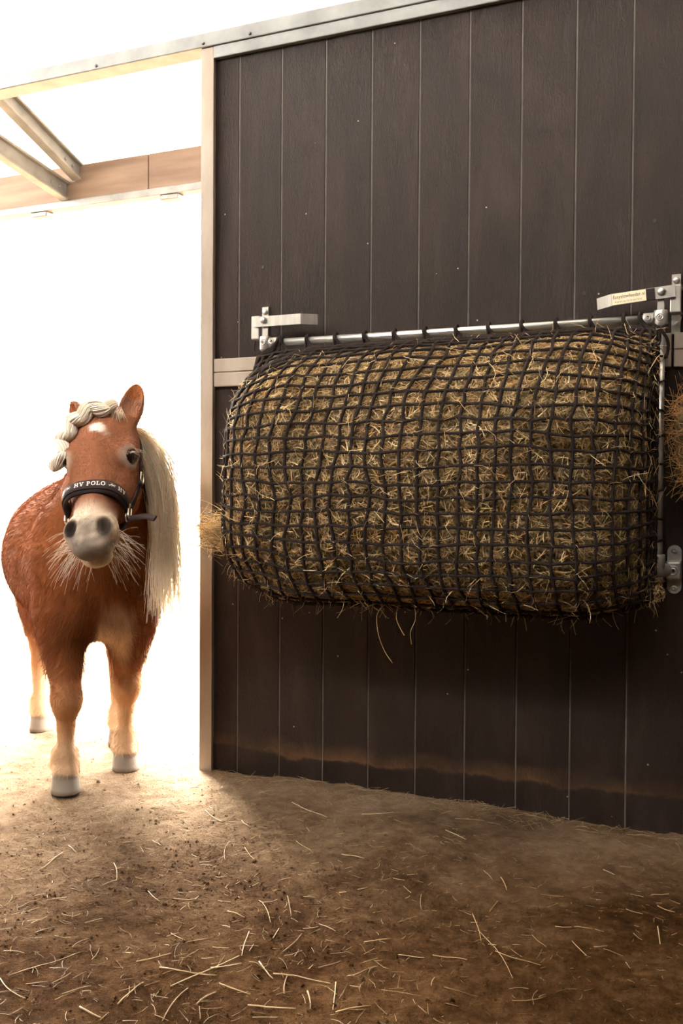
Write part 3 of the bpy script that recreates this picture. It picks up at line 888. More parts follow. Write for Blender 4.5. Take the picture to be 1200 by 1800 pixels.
o = nbp(strand_obj('hay_stalks', S1, rng.uniform(0.0005, 0.001, nS), M['hay'], hay_cols(nS) * np.array([1.0, 0.75, 0.55]))); o['kind'] = 'stuff'

# ------------------------------------------------------------------ pony
# local frame: x forward, y to its left, z up; it walks in from the yard towards the camera
PONY_LOC = (-0.24, -0.24, 0.0)
PONY_RZ = math.radians(-45)
H_O = np.array([0.283, -0.023, 1.132])
psi, tau, rho = math.radians(-27.65), math.radians(34.0), math.radians(6.9)
fwd = np.array([math.cos(psi), math.sin(psi), 0]); upv = np.array([0, 0, 1.0]); lef = np.cross(upv, fwd)
ha = -math.cos(tau) * upv + math.sin(tau) * fwd
hn = math.cos(tau) * fwd + math.sin(tau) * upv
ha, hs = ha * math.cos(rho) + lef * math.sin(rho), lef * math.cos(rho) - ha * math.sin(rho)
HB = np.stack([ha, hs, hn])                       # rows: down the face, left, out of the face
def to_head(p): return (p - H_O) @ HB.T
def from_head(q): return H_O + np.asarray(q, float) @ HB

def sd_cone(p, a, b, r1, r2):
    a = np.asarray(a, float); b = np.asarray(b, float)
    ba = b - a; l2 = ba @ ba; rr = r1 - r2; a2 = l2 - rr * rr; il2 = 1 / l2
    pa = p - a; y = pa @ ba; z = y - l2
    xv = pa * l2 - y[:, None] * ba
    x2 = (xv * xv).sum(1); y2 = y * y * l2; z2 = z * z * l2
    k = np.sign(rr) * rr * rr * x2
    d = (np.sqrt(x2 * a2 * il2) + y * rr) * il2 - r1
    c1 = np.sign(z) * a2 * z2 > k
    c2 = np.sign(y) * a2 * y2 < k
    d = np.where(c2, np.sqrt(x2 + y2) * il2 - r1, d)
    return np.where(c1, np.sqrt(x2 + z2) * il2 - r2, d)
def sd_ell(p, c, r, R=None):
    q = p - np.asarray(c, float)
    if R is not None: q = q @ R.T
    r = np.asarray(r, float)
    k0 = np.linalg.norm(q / r, axis=1); k1 = np.linalg.norm(q / (r * r), axis=1)
    return k0 * (k0 - 1) / np.maximum(k1, 1e-6)
def smin(a, b, k):
    h = np.clip(0.5 + 0.5 * (b - a) / k, 0, 1)
    return b * (1 - h) + a * h - k * h * (1 - h)
def smax(a, b, k): return -smin(-a, -b, k)
def rot_y(t): c, s = math.cos(t), math.sin(t); return np.array([[c, 0, s], [0, 1, 0], [-s, 0, c]])
def rot_z(t): c, s = math.cos(t), math.sin(t); return np.array([[c, -s, 0], [s, c, 0], [0, 0, 1]])
def rot_x(t): c, s = math.cos(t), math.sin(t); return np.array([[1, 0, 0], [0, c, -s], [0, s, c]])

# ears: base, tip (head frame), turned so that the hollow faces forward / sideways
EARS = [(np.array([0.020, 0.066, -0.055]), np.array([-0.132, 0.082, -0.068]), np.array([0.15, 0.10, 1.0])),
        (np.array([0.020, -0.066, -0.055]), np.array([-0.098, -0.118, -0.085]), np.array([0.1, -0.9, 0.6]))]
def sdf_head(p):
    q = to_head(p)
    d = sd_ell(q, (0.085, 0, -0.072), (0.120, 0.090, 0.078))
    d = smin(d, sd_cone(q, (0.10, 0, -0.062), (0.36, 0, -0.052), 0.070, 0.050), 0.03)
    for s in (1, -1):
        d = smin(d, sd_ell(q, (0.140, s * 0.066, -0.052), (0.050, 0.036, 0.042)), 0.03)
        d = smin(d, sd_ell(q, (0.185, s * 0.052, -0.130), (0.098, 0.042, 0.078)), 0.03)
        d = smin(d, sd_cone(q, (0.21, s * 0.056, -0.078), (0.30, s * 0.046, -0.072), 0.026, 0.018), 0.03)
    d = smin(d, sd_cone(q, (0.20, 0, -0.135), (0.375, 0, -0.098), 0.050, 0.036), 0.035)
    # muzzle
    d = smin(d, sd_ell(q, (0.385, 0, -0.060), (0.062, 0.067, 0.060)), 0.03)
    for s in (1, -1):
        d = smin(d, sd_ell(q, (0.394, s * 0.041, -0.030), (0.034, 0.028, 0.030)), 0.016)
    lip = sd_ell(q, (0.432, 0, -0.052), (0.034, 0.050, 0.040))
    d = smin(d, lip, 0.018)
    low = sd_ell(q, (0.428, 0, -0.103), (0.034, 0.044, 0.028))
    d = smin(d, low, 0.010)
    d = smin(d, sd_ell(q, (0.395, 0, -0.112), (0.03, 0.034, 0.024)), 0.015)
    # mouth line
    m = np.maximum(np.abs(q[:, 2] + 0.0815 + (q[:, 0] - 0.43) * 0.35 + np.abs(q[:, 1]) * 0.10) - 0.0022, np.maximum(0.385 - q[:, 0], -d - 0.014))
    d = smax(d, -m, 0.006)
    for s in (1, -1):
        # nostrils: comma-shaped hollows
        R = rot_x(s * 0.55) @ rot_z(-s * 0.45)
        n = sd_ell(q, (0.398, s * 0.045, -0.003), (0.025, 0.0125, 0.024), R)
        d = smax(d, -n, 0.010)
        # eye sockets
        e = sd_ell(q, (0.152, s * 0.098, -0.040), (0.021, 0.019, 0.020))
        d = smax(d, -e, 0.008)
        # upper lid ridge and brow
        d = smin(d, sd_cone(q, (0.132, s * 0.084, -0.022), (0.138, s * 0.100, -0.060), 0.010, 0.008), 0.012)
    for base, tip, front in EARS:
        ax = nrm(tip - base); fr = nrm(front - ax * (front @ ax)); sd = np.cross(ax, fr)
        Rm = np.stack([ax, sd, fr]); L = np.linalg.norm(tip - base)
        w = (q - base) @ Rm.T
        t = np.clip(w[:, 0] / L, -0.2, 1.0)
        rad = 0.0365 * np.sqrt(np.clip(1 - (np.clip((t - 0.32) / 0.70, -1, 1)) ** 2, 0.0, 1)) * np.where(t < 0.32, 1 - 0.35 * ((0.32 - t) / 0.52) ** 2, 1)
        core = np.sqrt((w[:, 1]) ** 2 + (w[:, 2] * 1.5) ** 2) - rad
        core = np.maximum(core * 0.75, np.maximum(w[:, 0] - L, -w[:, 0] - 0.02) )
        hol = np.sqrt((w[:, 1] * 1.15) ** 2 + ((w[:, 2] - 0.022) * 1.0) ** 2) - np.clip(rad * 0.92, 0.0, 1)
        hol = np.maximum(hol, 0.012 - w[:, 0])
        ear = smax(core, -hol, 0.006)
        d = smin(d, ear, 0.014)
    return d

LEGS = [  # (hoof x, y, knee x, y, elbow x,y, fore?)
    (0.124, -0.100, 0.122, -0.098, True),
    (-0.061, 0.104, -0.050, 0.104, True),
    (-0.696, -0.113, -0.76, -0.115, False),
    (-0.390, 0.135, -0.47, 0.135, False)]
def sd_leg(p, leg):
    hx, hy, kx, ky, fore = leg
    if fore:
        ex, ey, ez = 0.035, hy * 1.06, 0.52
        kz = 0.272
        d = sd_cone(p, (ex, ey, ez), (kx - 0.004, ky, kz + 0.03), 0.080, 0.041)
        d = smin(d, sd_ell(p, (kx + 0.008, ky, kz), (0.046, 0.046, 0.052)), 0.025)
        d = smin(d, sd_cone(p, (kx, ky, kz - 0.02), (hx - 0.012, hy, 0.115), 0.030, 0.0225), 0.02)
        fx = hx - 0.014
    else:
        sx = -0.60 if hx < -0.5 else -0.50
        d = sd_ell(p, (sx, hy * 0.95, 0.62), (0.15, 0.085, 0.20))
        d = smin(d, sd_cone(p, (sx + 0.02, hy * 1.05, 0.52), (kx + 0.015, ky, 0.36), 0.088, 0.048), 0.05)
        d = smin(d, sd_ell(p, (kx - 0.006, ky, 0.325), (0.048, 0.032, 0.048)), 0.02)
        d = smin(d, sd_cone(p, (kx + 0.006, ky, 0.31), (hx - 0.014, hy, 0.115), 0.034, 0.0275), 0.02)
        fx = hx - 0.016
    d = smin(d, sd_ell(p, (fx - 0.004, hy, 0.108), (0.038, 0.036, 0.034)), 0.015)
    d = smin(d, sd_cone(p, (fx, hy, 0.10), (hx + 0.002, hy, 0.062), 0.032, 0.036), 0.015)
    # feathering at the heel
    d = smin(d, sd_ell(p, (fx - 0.014, hy, 0.075), (0.038, 0.040, 0.034)), 0.015)
    # hoof: truncated cone with a sloping front
    q = p - np.array([hx, hy, 0])
    cx = 0.010 - q[:, 2] * 0.32
    rad = 0.0475 - q[:, 2] * 0.16
    hoof = np.sqrt((q[:, 0] - cx) ** 2 * 0.92 + q[:, 1] ** 2 * 1.12) - rad
    hoof = np.maximum(hoof * 0.9, q[:, 2] - 0.058)
    d = smin(d, hoof, 0.006)
    return np.maximum(d, 0.001 - p[:, 2])

def sdf_trunk(p):
    d = sd_ell(p, (-0.34, 0, 0.675), (0.43, 0.262, 0.245))
    d = smin(d, sd_ell(p, (0.00, 0, 0.665), (0.185, 0.165, 0.235)), 0.10)
    d = smin(d, sd_ell(p, (-0.66, 0, 0.700), (0.20, 0.240, 0.220)), 0.08)
    d = smin(d, sd_cone(p, (-0.13, 0, 0.86), (-0.62, 0, 0.83), 0.085, 0.095), 0.08)
    for s in (1, -1):
        d = smin(d, sd_ell(p, (0.005, s * 0.112, 0.60), (0.115, 0.062, 0.185)), 0.06)
        d = smin(d, sd_ell(p, (0.105, s * 0.062, 0.545), (0.062, 0.066, 0.085)), 0.05)
    # neck, deep at the chest and carried up to the poll
    nb_ = np.array([0.045, 0.0, 0.72]); nt_ = from_head((0.075, 0.0, -0.135))
    d = smin(d, sd_cone(p, nb_, nt_, 0.175, 0.088), 0.09)
    nc = from_head((0.035, 0, -0.10))
    d = smin(d, sd_cone(p, (-0.09, 0, 0.90), nc, 0.085, 0.062), 0.06)
    # dock
    d = smin(d, sd_cone(p, (-0.80, 0, 0.80), (-0.885, 0, 0.70), 0.035, 0.02), 0.04)
    return d

def sdf(p):
    out = sdf_trunk(p)
    q = np.linalg.norm(p - from_head((0.19, 0, -0.07)), axis=1)
    m = q < 0.42
    if m.any():
        pm_ = p[m]
        out[m] = smin(out[m], sdf_head(pm_), 0.035)
    m = p[:, 2] < 0.86
    if m.any():
        pm_ = p[m]; dm = out[m]
        for leg in LEGS:
            near = np.hypot(pm_[:, 0] - leg[0], pm_[:, 1] - leg[1]) < 0.40
            if near.any():
                dm[near] = smin(dm[near], sd_leg(pm_[near], leg), 0.045)
        out[m] = dm
    return out

def polygonise(lo, hi, h, block=8):
    lo = np.asarray(lo, float); hi = np.asarray(hi, float)
    nb3 = np.ceil((hi - lo) / (h * block)).astype(int)
    dims = nb3 * block + 1
    D = np.full(dims, 1.0, dtype=np.float32)
    bi = np.stack(np.meshgrid(*[np.arange(k) for k in nb3], indexing='ij'), -1).reshape(-1, 3)
    cen = lo + (bi + 0.5) * block * h
    dc = sdf(cen)
    act = np.abs(dc) < block * h * 0.87 + 0.035
    inside = (~act) & (dc < 0)
    for b in bi[inside]:
        s = b * block
        D[s[0]:s[0] + block + 1, s[1]:s[1] + block + 1, s[2]:s[2] + block + 1] = -1.0
    off = np.stack(np.meshgrid(*[np.arange(block + 1)] * 3, indexing='ij'), -1).reshape(-1, 3)
    A = bi[act]
    for c0 in range(0, len(A), 300):
        idx = (A[c0:c0 + 300, None] * block + off[None]).reshape(-1, 3)
        val = sdf(lo + idx * h)
        D[idx[:, 0], idx[:, 1], idx[:, 2]] = val
    sg = D < 0
    cnt = sum(sg[i:dims[0] - 1 + i, j:dims[1] - 1 + j, k:dims[2] - 1 + k].astype(np.int8) for i in (0, 1) for j in (0, 1) for k in (0, 1))
    cells = np.argwhere((cnt > 0) & (cnt < 8))
    vid = np.full(dims - 1, -1, dtype=np.int64)
    vid[cells[:, 0], cells[:, 1], cells[:, 2]] = np.arange(len(cells))
    acc = np.zeros((len(cells), 3)); num = np.zeros(len(cells))
    corners = [(i, j, k) for i in (0, 1) for j in (0, 1) for k in (0, 1)]
    for a in range(8):
        for b in range(a + 1, 8):
            ca, cb = np.array(corners[a]), np.array(corners[b])
            if np.abs(ca - cb).sum() != 1: continue
            ia = cells + ca; ib = cells + cb
            da = D[ia[:, 0], ia[:, 1], ia[:, 2]]; db = D[ib[:, 0], ib[:, 1], ib[:, 2]]
            cr = (da < 0) != (db < 0)
            t = da / np.where(cr, da - db, 1)
            pt = ia + (cb - ca)[None] * t[:, None]
            acc[cr] += pt[cr]; num[cr] += 1
    V = lo + acc / num[:, None] * h
    faces = []
    for ax in range(3):
        o1, o2 = (ax + 1) % 3, (ax + 2) % 3
        sl0 = [slice(None)] * 3; sl1 = [slice(None)] * 3
        sl0[ax] = slice(0, -1); sl1[ax] = slice(1, None)
        a = sg[tuple(sl0)]; b = sg[tuple(sl1)]
        e = np.argwhere(a != b)
        e = e[(e[:, o1] > 0) & (e[:, o2] > 0) & (e[:, o1] < dims[o1] - 1) & (e[:, o2] < dims[o2] - 1)]
        flip = a[e[:, 0], e[:, 1], e[:, 2]]
        q = []
        for d1, d2 in ((-1, -1), (0, -1), (0, 0), (-1, 0)):
            c = e.copy(); c[:, o1] += d1; c[:, o2] += d2
            q.append(vid[c[:, 0], c[:, 1], c[:, 2]])
        q = np.stack(q, -1)
        q[~flip] = q[~flip][:, ::-1]
        faces.append(q)
    return V, np.concatenate(faces)

PV, PF = polygonise((-1.0, -0.34, -0.008), (0.64, 0.34, 1.27), 0.0055)
# outward normals from the distance field
def grad(p, e=0.004):
    g = np.stack([sdf(p + np.eye(3)[k] * e) - sdf(p - np.eye(3)[k] * e) for k in range(3)], -1)
    return nrm(g)
PN = grad(PV)

def sstep(a, b, x):
    t = np.clip((x - a) / (b - a), 0, 1); return t * t * (3 - 2 * t)
def mixc(c, col, w): return c * (1 - w[:, None]) + np.asarray(col)[None] * w[:, None]
def nz(p, s, seed): return vnoise(p[:, 0] * s + p[:, 1] * s * 0.7, p[:, 2] * s + p[:, 1] * s * 0.5, seed)
CHEST = (0.235, 0.076, 0.026)
def coat_colour(p):
    q = to_head(p)
    inhead = (np.linalg.norm((q - np.array([0.20, 0, -0.07])) * np.array([1, 1, 1]), axis=1) < 0.29) & (q[:, 2] > -0.19) & (q[:, 0] < 0.5)
    c = np.tile(np.array(CHEST), (len(p), 1))
    c *= (1 + 0.35 * nz(p, 9, 51) + 0.30 * nz(p, 31, 52))[:, None]
    hd = sstep(0, 1, inhead.astype(float))
    c = mixc(c, (0.29, 0.118, 0.062), hd * 0.85)
    # body: paler flanks, cream between the forelegs
    body = 1 - hd
    c = mixc(c, (0.74, 0.56, 0.37), body * sstep(0.57, 0.45, p[:, 2] + nz(p, 14, 53) * 0.06) * sstep(0.07, 0.03, np.abs(p[:, 1] - 0.045)) * sstep(0.0, 0.06, p[:, 0]) * 0.85)
    # lower legs fade to straw and cream
    c = mixc(c, (0.50, 0.275, 0.13), body * sstep(0.40, 0.22, p[:, 2] + nz(p, 20, 54) * 0.08) * 0.75)
    c = mixc(c, (0.60, 0.42, 0.26), body * sstep(0.25, 0.08, p[:, 2] + nz(p, 20, 55) * 0.08))
    hz = sstep(0.062, 0.052, p[:, 2] + nz(p, 40, 56) * 0.012)
    c = mixc(c, (0.23, 0.195, 0.155), body * hz)
    c = mixc(c, (0.16, 0.11, 0.08), body * sstep(0.016, 0.008, p[:, 2]))
    # face
    x, y, z = q[:, 0], q[:, 1], q[:, 2]
    nj = nz(q, 30, 57) * 0.030
    mz = sstep(0.300, 0.350, x + nj)
    c = mixc(c, (0.60, 0.48, 0.37), hd * mz)
    mz2 = sstep(0.355, 0.392, x + nj * 0.7) * sstep(0.078, 0.052, np.abs(y) + nj * 0.4) * sstep(-0.085, -0.055, z + (x - 0.40) * 0.3)
    c = mixc(c, (0.30, 0.245, 0.195) , hd * mz2 * (0.85 + 0.6 * nz(q, 60, 60)))
    for s in (1, -1):
        dn = np.sqrt(((x - 0.397) / 0.034) ** 2 + ((y - s * 0.046) / 0.022) ** 2 + ((z + 0.006) / 0.032) ** 2)
        c = mixc(c, (0.035, 0.025, 0.021), hd * sstep(1.15, 0.62, dn) * 0.98)
        de = np.sqrt(((x - 0.152) / 0.030) ** 2 + ((y - s * 0.090) / 0.05) ** 2 + ((z + 0.043) / 0.033) ** 2)
        c = mixc(c, (0.46, 0.34, 0.26), hd * sstep(1.35, 0.9, de) * 0.85)
        de2 = np.sqrt(((x - 0.152) / 0.022) ** 2 + ((y - s * 0.095) / 0.03) ** 2 + ((z + 0.043) / 0.020) ** 2)
        c = mixc(c, (0.09, 0.07, 0.065), hd * sstep(1.15, 0.95, de2))
    mott = hd * sstep(0.33, 0.37, x)
    c = c * (1 + mott * (0.55 * nz(q, 120, 61) + 0.35 * nz(q, 45, 62)))[:, None]
    # lips and chin: dusky front, cream below
    c = mixc(c, (0.66, 0.55, 0.40), hd * sstep(0.36, 0.40, x) * sstep(-0.080, -0.100, z))
    c = mixc(c, (0.20, 0.16, 0.13), hd * sstep(0.432, 0.452, x - nj * 0.3) * sstep(-0.085, -0.070, z) * 0.8)
    # star and whorl
    ds = np.sqrt(((x - 0.082 - 0.25 * (y - 0.006)) / 0.020) ** 2 + ((y - 0.006) / 0.026) ** 2) + nz(q, 70, 58) * 0.9
    c = mixc(c, (0.80, 0.72, 0.63), hd * sstep(1.25, 0.55, ds) * sstep(-0.06, -0.03, z))
    # ears: grey-brown inside with pale rim hair
    ear = sstep(0.0, -0.03, x) * hd
    c = mixc(c, (0.25, 0.125, 0.078), ear * 0.6)
    return np.clip(c, 0.005, 0.9)

pony = empty('pony', PONY_LOC, PONY_RZ)
tag(pony, 'chestnut pony with blond mane and braided forelock walking in from the doorway', 'pony')
PT = coat_colour(PV)
body = np_mesh('body', PV, PF, M['coat'], pony, PT, True)

# eyes
for s in (1, -1):
    c0 = from_head((0.152, s * 0.0830, -0.0385))
    bm = bmesh.new()
    bmesh.ops.create_uvsphere(bm, u_segments=24, v_segments=16, radius=0.0205)
    for v in bm.verts: v.co += Vector(c0)
    eye = bm_obj('eye', bm, M['eye'], pony, True)
    # lids: two arcs of skin round the ball
    for up_ in (1, -1):
        a = np.linspace(0, np.pi, 13)
        pts = np.stack([0.152 - up_ * 0.0125 * np.sin(a), s * (0.0855 + 0.0125 * np.sin(a) * (0.9 if up_ > 0 else 0.75)) + 0 * a, -0.0425 + 0.0195 * np.cos(a)], -1)
        rr_ = 0.0018 + (0.0032 if up_ > 0 else 0.0016) * np.sin(a)
        tube_obj('eyelid', from_head(pts), rr_, M['lid'], eye, 8)
    nE = 46
    a = rng.uniform(0.25, np.pi - 0.25, nE)
    root = np.stack([0.152 - 0.0135 * np.sin(a), s * (0.0855 + 0.0125 * np.sin(a)), -0.0425 + 0.0185 * np.cos(a)], -1)
    tdir = np.stack([0.25 * np.ones(nE), s * 0.9 * np.ones(nE), 0.35 * np.cos(a) + 0.1], -1) + rng.normal(0, 0.12, (nE, 3))
    k_ = np.linspace(0, 1, 4)[None, :, None]
    Lsh = rng.uniform(0.010, 0.020, nE)[:, None, None]
    Pl = root[:, None] + nrm(tdir)[:, None] * k_ * Lsh + np.array([0.35, 0, 0]) * (k_ ** 2) * Lsh
    o = strand_obj('lashes', from_head(Pl.reshape(-1, 3)).reshape(Pl.shape), np.full(nE, 0.0004), M['fur'], np.tile([0.55, 0.42, 0.32], (nE, 1)))
    o.parent = eye; o['kind'] = 'stuff'

# coat hair: short on the face, shaggy on chest, belly and legs
tri_a = PV[PF[:, 0]]; e1 = PV[PF[:, 1]] - tri_a; e2 = PV[PF[:, 3]] - tri_a
area = np.linalg.norm(np.cross(e1, e2), axis=1)
wgt = area * np.where(PV[PF[:, 0], 2] < 0.058, 0.0, 1.0)
qh = to_head(tri_a)
headmask = np.linalg.norm(qh - np.array([0.20, 0, -0.07]), axis=1) < 0.27
wgt = wgt * np.where(headmask, 2.6, 1.0) * np.where(PN[PF[:, 0]] @ np.array([0.9, -0.35, 0]) < -0.75, 0.15, 1.0)
nH = 90000
fi = rng.choice(len(PF), nH, p=wgt / wgt.sum())
bu = rng.uniform(0, 1, (nH, 1)); bv = rng.uniform(0, 1, (nH, 1))
hp0 = tri_a[fi] + e1[fi] * bu + e2[fi] * bv
hnn = PN[PF[fi, 0]]
hq = to_head(hp0)
hh = headmask[fi]
flow = np.tile(np.array([-0.55, 0, -0.85]), (nH, 1))
flow[:, 1] += 0.25 * np.sign(hp0[:, 1])
rad_ = np.stack([hq[:, 0] - 0.13, hq[:, 1] + 0.004, np.zeros(nH)], -1)      # hair radiates from a whorl between the eyes
flow[hh] = (nrm(rad_[hh]) @ HB)
flow = flow + rng.normal(0, 0.28, flow.shape)
flow = nrm(flow - hnn * (flow * hnn).sum(1, keepdims=True))
x_, z_ = hp0[:, 0], hp0[:, 2]
Lh = 0.016 + 0.014 * sstep(0.62, 0.46, z_) + 0.012 * sstep(0.05, 0.14, x_) * sstep(0.75, 0.55, z_)
Lh = np.where(z_ < 0.36, 0.010, Lh)
Lh = np.where(z_ < 0.145, 0.019, Lh)
Lh = np.where(hh, 0.0065 + 0.0025 * sstep(0.1, 0.0, hq[:, 0]), Lh)
Lh = np.where(hh & (hq[:, 0] > 0.34), 0.0048, Lh)
bad = np.zeros(nH, bool)
for s in (1, -1):
    bad |= np.linalg.norm((hq - np.array([0.152, s * 0.094, -0.043])) / np.array([0.024, 0.03, 0.024]), axis=1) < 1
    bad |= np.linalg.norm((hq - np.array([0.398, s * 0.045, -0.006])) / np.array([0.030, 0.02, 0.028]), axis=1) < 1
keep = ~bad
hp0, hnn, flow, Lh = hp0[keep], hnn[keep], flow[keep], Lh[keep] * rng.uniform(0.6, 1.25, keep.sum())
lift = np.where(hh[keep], 0.15, 0.34)[:, None]
d1 = nrm(flow + hnn * lift); d2 = nrm(flow + hnn * lift * 0.25)
Pf = np.stack([hp0 - hnn * 0.001, hp0 + d1 * Lh[:, None] * 0.5, hp0 + d1 * Lh[:, None] * 0.5 + d2 * Lh[:, None] * 0.5], 1)
ct = coat_colour(hp0) * rng.uniform(0.95, 1.45, (len(hp0), 1))
V, F = tubes(Pf, np.array([0.00050, 0.00040, 0.00010])[None] * np.ones((len(Pf), 1)), 3)
coat = np_mesh('coat_hair', V, F, M['fur'], pony, np.repeat(np.clip(ct, 0, 0.95), 9, axis=0), False)
coat['kind'] = 'stuff'

# whiskers round muzzle and chin
nW = 230
a = rng.uniform(-np.pi * 0.95, np.pi * 0.95, nW)
wx = rng.uniform(0.36, 0.435, nW)
root = np.stack([wx, 0.062 * np.sin(a), -0.075 - 0.05 * np.cos(a) * 0.9], -1)
root = root[(root[:, 2] < -0.055)]
nW = len(root)
out = nrm(np.stack([0.55 + 0.3 * rng.normal(0, 1, nW), root[:, 1] * 16, (root[:, 2] + 0.075) * 13], -1) + rng.normal(0, 0.25, (nW, 3)))
Lw = rng.uniform(0.03, 0.085, nW)[:, None, None]
k_ = np.linspace(0, 1, 6)[None, :, None]
Pw = from_head((root[:, None] + out[:, None] * k_ * Lw).reshape(-1, 3)).reshape(nW, 6, 3)
Pw = Pw + np.array([0, 0, -0.35]) * (k_ ** 2) * Lw + rng.normal(0, 0.06, (nW, 1, 3)) * (k_ ** 2) * Lw
o = strand_obj('whiskers', Pw, np.full(nW, 0.00055), M['fur'], np.tile([0.80, 0.72, 0.62], (nW, 1)))
o.parent = pony; o['kind'] = 'stuff'
# long hairs above the eye
for s in (1,):
    for k in range(4):
        r0 = np.array([0.128, s * 0.095, -0.040 - 0.005 * k])
        pts = np.stack([r0 + np.array([0.02, 0.9 * s, 0.25]) * t * 0.04 + np.array([0.02, 0, 0]) * t * t for t in np.linspace(0, 1, 5)])
        tube_obj('brow_hair', from_head(pts), np.linspace(0.0006, 0.0002, 5), M['fur'], pony, 4, None, np.array([0.75, 0.62, 0.5]))

# mane, thrown over to its left
MANE = np.array([(0.96, 0.88, 0.75), (0.96, 0.85, 0.70), (0.96, 0.90, 0.79), (0.94, 0.78, 0.58)])
nM = 2300
t_ = rng.uniform(0, 1, nM)
crest0 = from_head((0.005, 0.0, -0.075)); crest1 = np.array([-0.14, 0.0, 0.965])
mid_ = 0.5 * (crest0 + crest1) + np.array([0.02, 0, 0.05])
root = (1 - t_)[:, None] ** 2 * crest0 + 2 * (t_ * (1 - t_))[:, None] * mid_ + t_[:, None] ** 2 * crest1
root[:, 1] += rng.uniform(-0.015, 0.03, nM)
root += rng.normal(0, 0.006, (nM, 3))
ytar = 0.135 + 0.085 * rng.uniform(0, 1, nM) + 0.02 * t_
wl_ = np.clip(rng.beta(2.2, 1.2, nM), 0.1, 1)
zend = root[:, 2] - (root[:, 2] - 0.53) * wl_ - rng.uniform(0, 0.04, nM)
K = 11
s_ = np.linspace(0, 1, K)[None]
yy = root[:, 1:2] + (ytar[:, None] - root[:, 1:2]) * (1 - np.exp(-4.2 * s_)) / (1 - math.exp(-4.2))
yy = yy - 0.02 * np.clip(s_ - 0.7, 0, 1) / 0.3 * rng.uniform(-0.6, 1.2, (nM, 1))
zz = root[:, 2:3] + (zend[:, None] - root[:, 2:3]) * (0.35 * s_ + 0.65 * s_ ** 1.35) + 0.03 * np.sin(np.pi * np.clip(s_ * 3, 0, 1)) * 0.5
xx = root[:, 0:1] + 0.05 * s_ + (0.015 * np.sin(s_ * 7 + rng.uniform(0, 6, (nM, 1)))) * s_ + 0.05 * s_ * (1 - t_[:, None])
clump = np.floor(t_ * 26 + rng.normal(0, 0.5, nM))
cl = hash2(clump.astype(np.int64), (ytar * 40).astype(np.int64), 3)[:, None] - 0.5
yy = yy + cl * 0.030 * s_
Pm = np.stack([xx, yy, zz], -1)
Rm_ = 0.00125 * np.ones((nM, 1)) * np.linspace(1, 0.35, K)[None]
V, F = tubes(Pm, Rm_, 3)
mt = MANE[rng.integers(0, len(MANE), nM)] * rng.uniform(0.85, 1.08, (nM, 1))
o = np_mesh('mane', V, F, M['mane'], pony, np.repeat(np.clip(mt, 0, 0.95), K * 3, axis=0), True)
o['kind'] = 'stuff'

# tail, hanging behind
nT = 500
root = np.array([-0.875, 0, 0.715]) + rng.normal(0, 0.012, (nT, 3))
s_ = np.linspace(0, 1, 9)[None, :, None]
Lt = rng.uniform(0.40, 0.60, (nT, 1, 1))
dirs = np.array([-0.10, 0, -1.0])[None, None] + rng.normal(0, 0.05, (nT, 1, 3))
Pt = root[:, None] + dirs * s_ * Lt + np.array([-0.06, 0, 0.02]) * np.sin(np.pi * s_) + rng.normal(0, 0.02, (nT, 1, 3)) * s_
o = strand_obj('tail', Pt, np.full(nT, 0.0016), M['mane'], MANE[rng.integers(0, 4, nT)])
o.parent = pony; o['kind'] = 'stuff'

# braided forelock: tufts laid left and right in turn, from between the ears down beside the right eye
bpath = catmull(np.array([(-0.004, 0.048, -0.022), (0.000, 0.020, -0.002), (0.008, -0.012, 0.004), (0.024, -0.046, 0.000), (0.050, -0.078, -0.012), (0.085, -0.096, -0.026), (0.120, -0.103, -0.036), (0.150, -0.106, -0.040), (0.176, -0.108, -0.044)]), 8)
braid = empty('braid')
braid.parent = pony
ba_ = arc(bpath); ba_ = ba_ / ba_[-1]
def bp_at(t): return np.array([np.interp(t, ba_, bpath[:, k]) for k in range(3)])
tufts = [(0.0, 0.22, 0.021, 1), (0.09, 0.34, 0.027, -1), (0.21, 0.46, 0.027, 1), (0.33, 0.56, 0.026, -1), (0.43, 0.66, 0.025, 1), (0.53, 0.75, 0.024, -1), (0.63, 0.83, 0.021, 1), (0.82, 1.03, 0.023, -1)]
for t0, t1, rad, sd in tufts:
    rad *= 1.15
    a0, a1 = bp_at(t0), bp_at(t1)
    ax = nrm(a1 - a0); nout = nrm(np.array([-0.1, -0.45, 1.0]) - ax * (np.array([-0.1, -0.45, 1.0]) @ ax)); sv = np.cross(ax, nout)
    nB = 220
    K = 8
    s_ = np.linspace(0, 1, K)[None]
    ph = rng.uniform(0, 2 * np.pi, (nB, 1)); rr_ = np.sqrt(rng.uniform(0.25, 1, (nB, 1)))
    env = np.sin(np.pi * np.clip(s_ * 0.94 + 0.03, 0, 1)) ** 0.6
    swing = sd * 0.015 * np.cos(np.pi * s_)
    u1 = rr_ * np.cos(ph + 0.8 * s_) * rad * env; u2 = rr_ * np.sin(ph + 0.8 * s_) * rad * 0.8 * env
    Pb = a0 + (a1 - a0) * s_[..., None] + sv * (u1 + swing)[..., None] + nout * (u2 + 0.008)[..., None]
    Pb = from_head(Pb.reshape(-1, 3)).reshape(nB, K, 3)
    V, F = tubes(Pb, 0.0021 * np.ones((nB, K)) * np.linspace(1, 0.8, K)[None], 3)
    mt = np.array([0.96, 0.86, 0.71]) * rng.uniform(0.78, 1.08, (nB, 1)) * np.ones((1, 3))
    o = np_mesh('braid_tuft', V, F, M['braid'], braid, np.repeat(np.clip(mt, 0, 0.95), K * 3, axis=0), True)
cb = bp_at(0.82)
a = np.linspace(0, 2 * np.pi, 17)
axb = nrm(bp_at(0.86) - bp_at(0.78)); n1_ = nrm(np.cross(axb, [0, 0, 1.0])); n2_ = np.cross(axb, n1_)
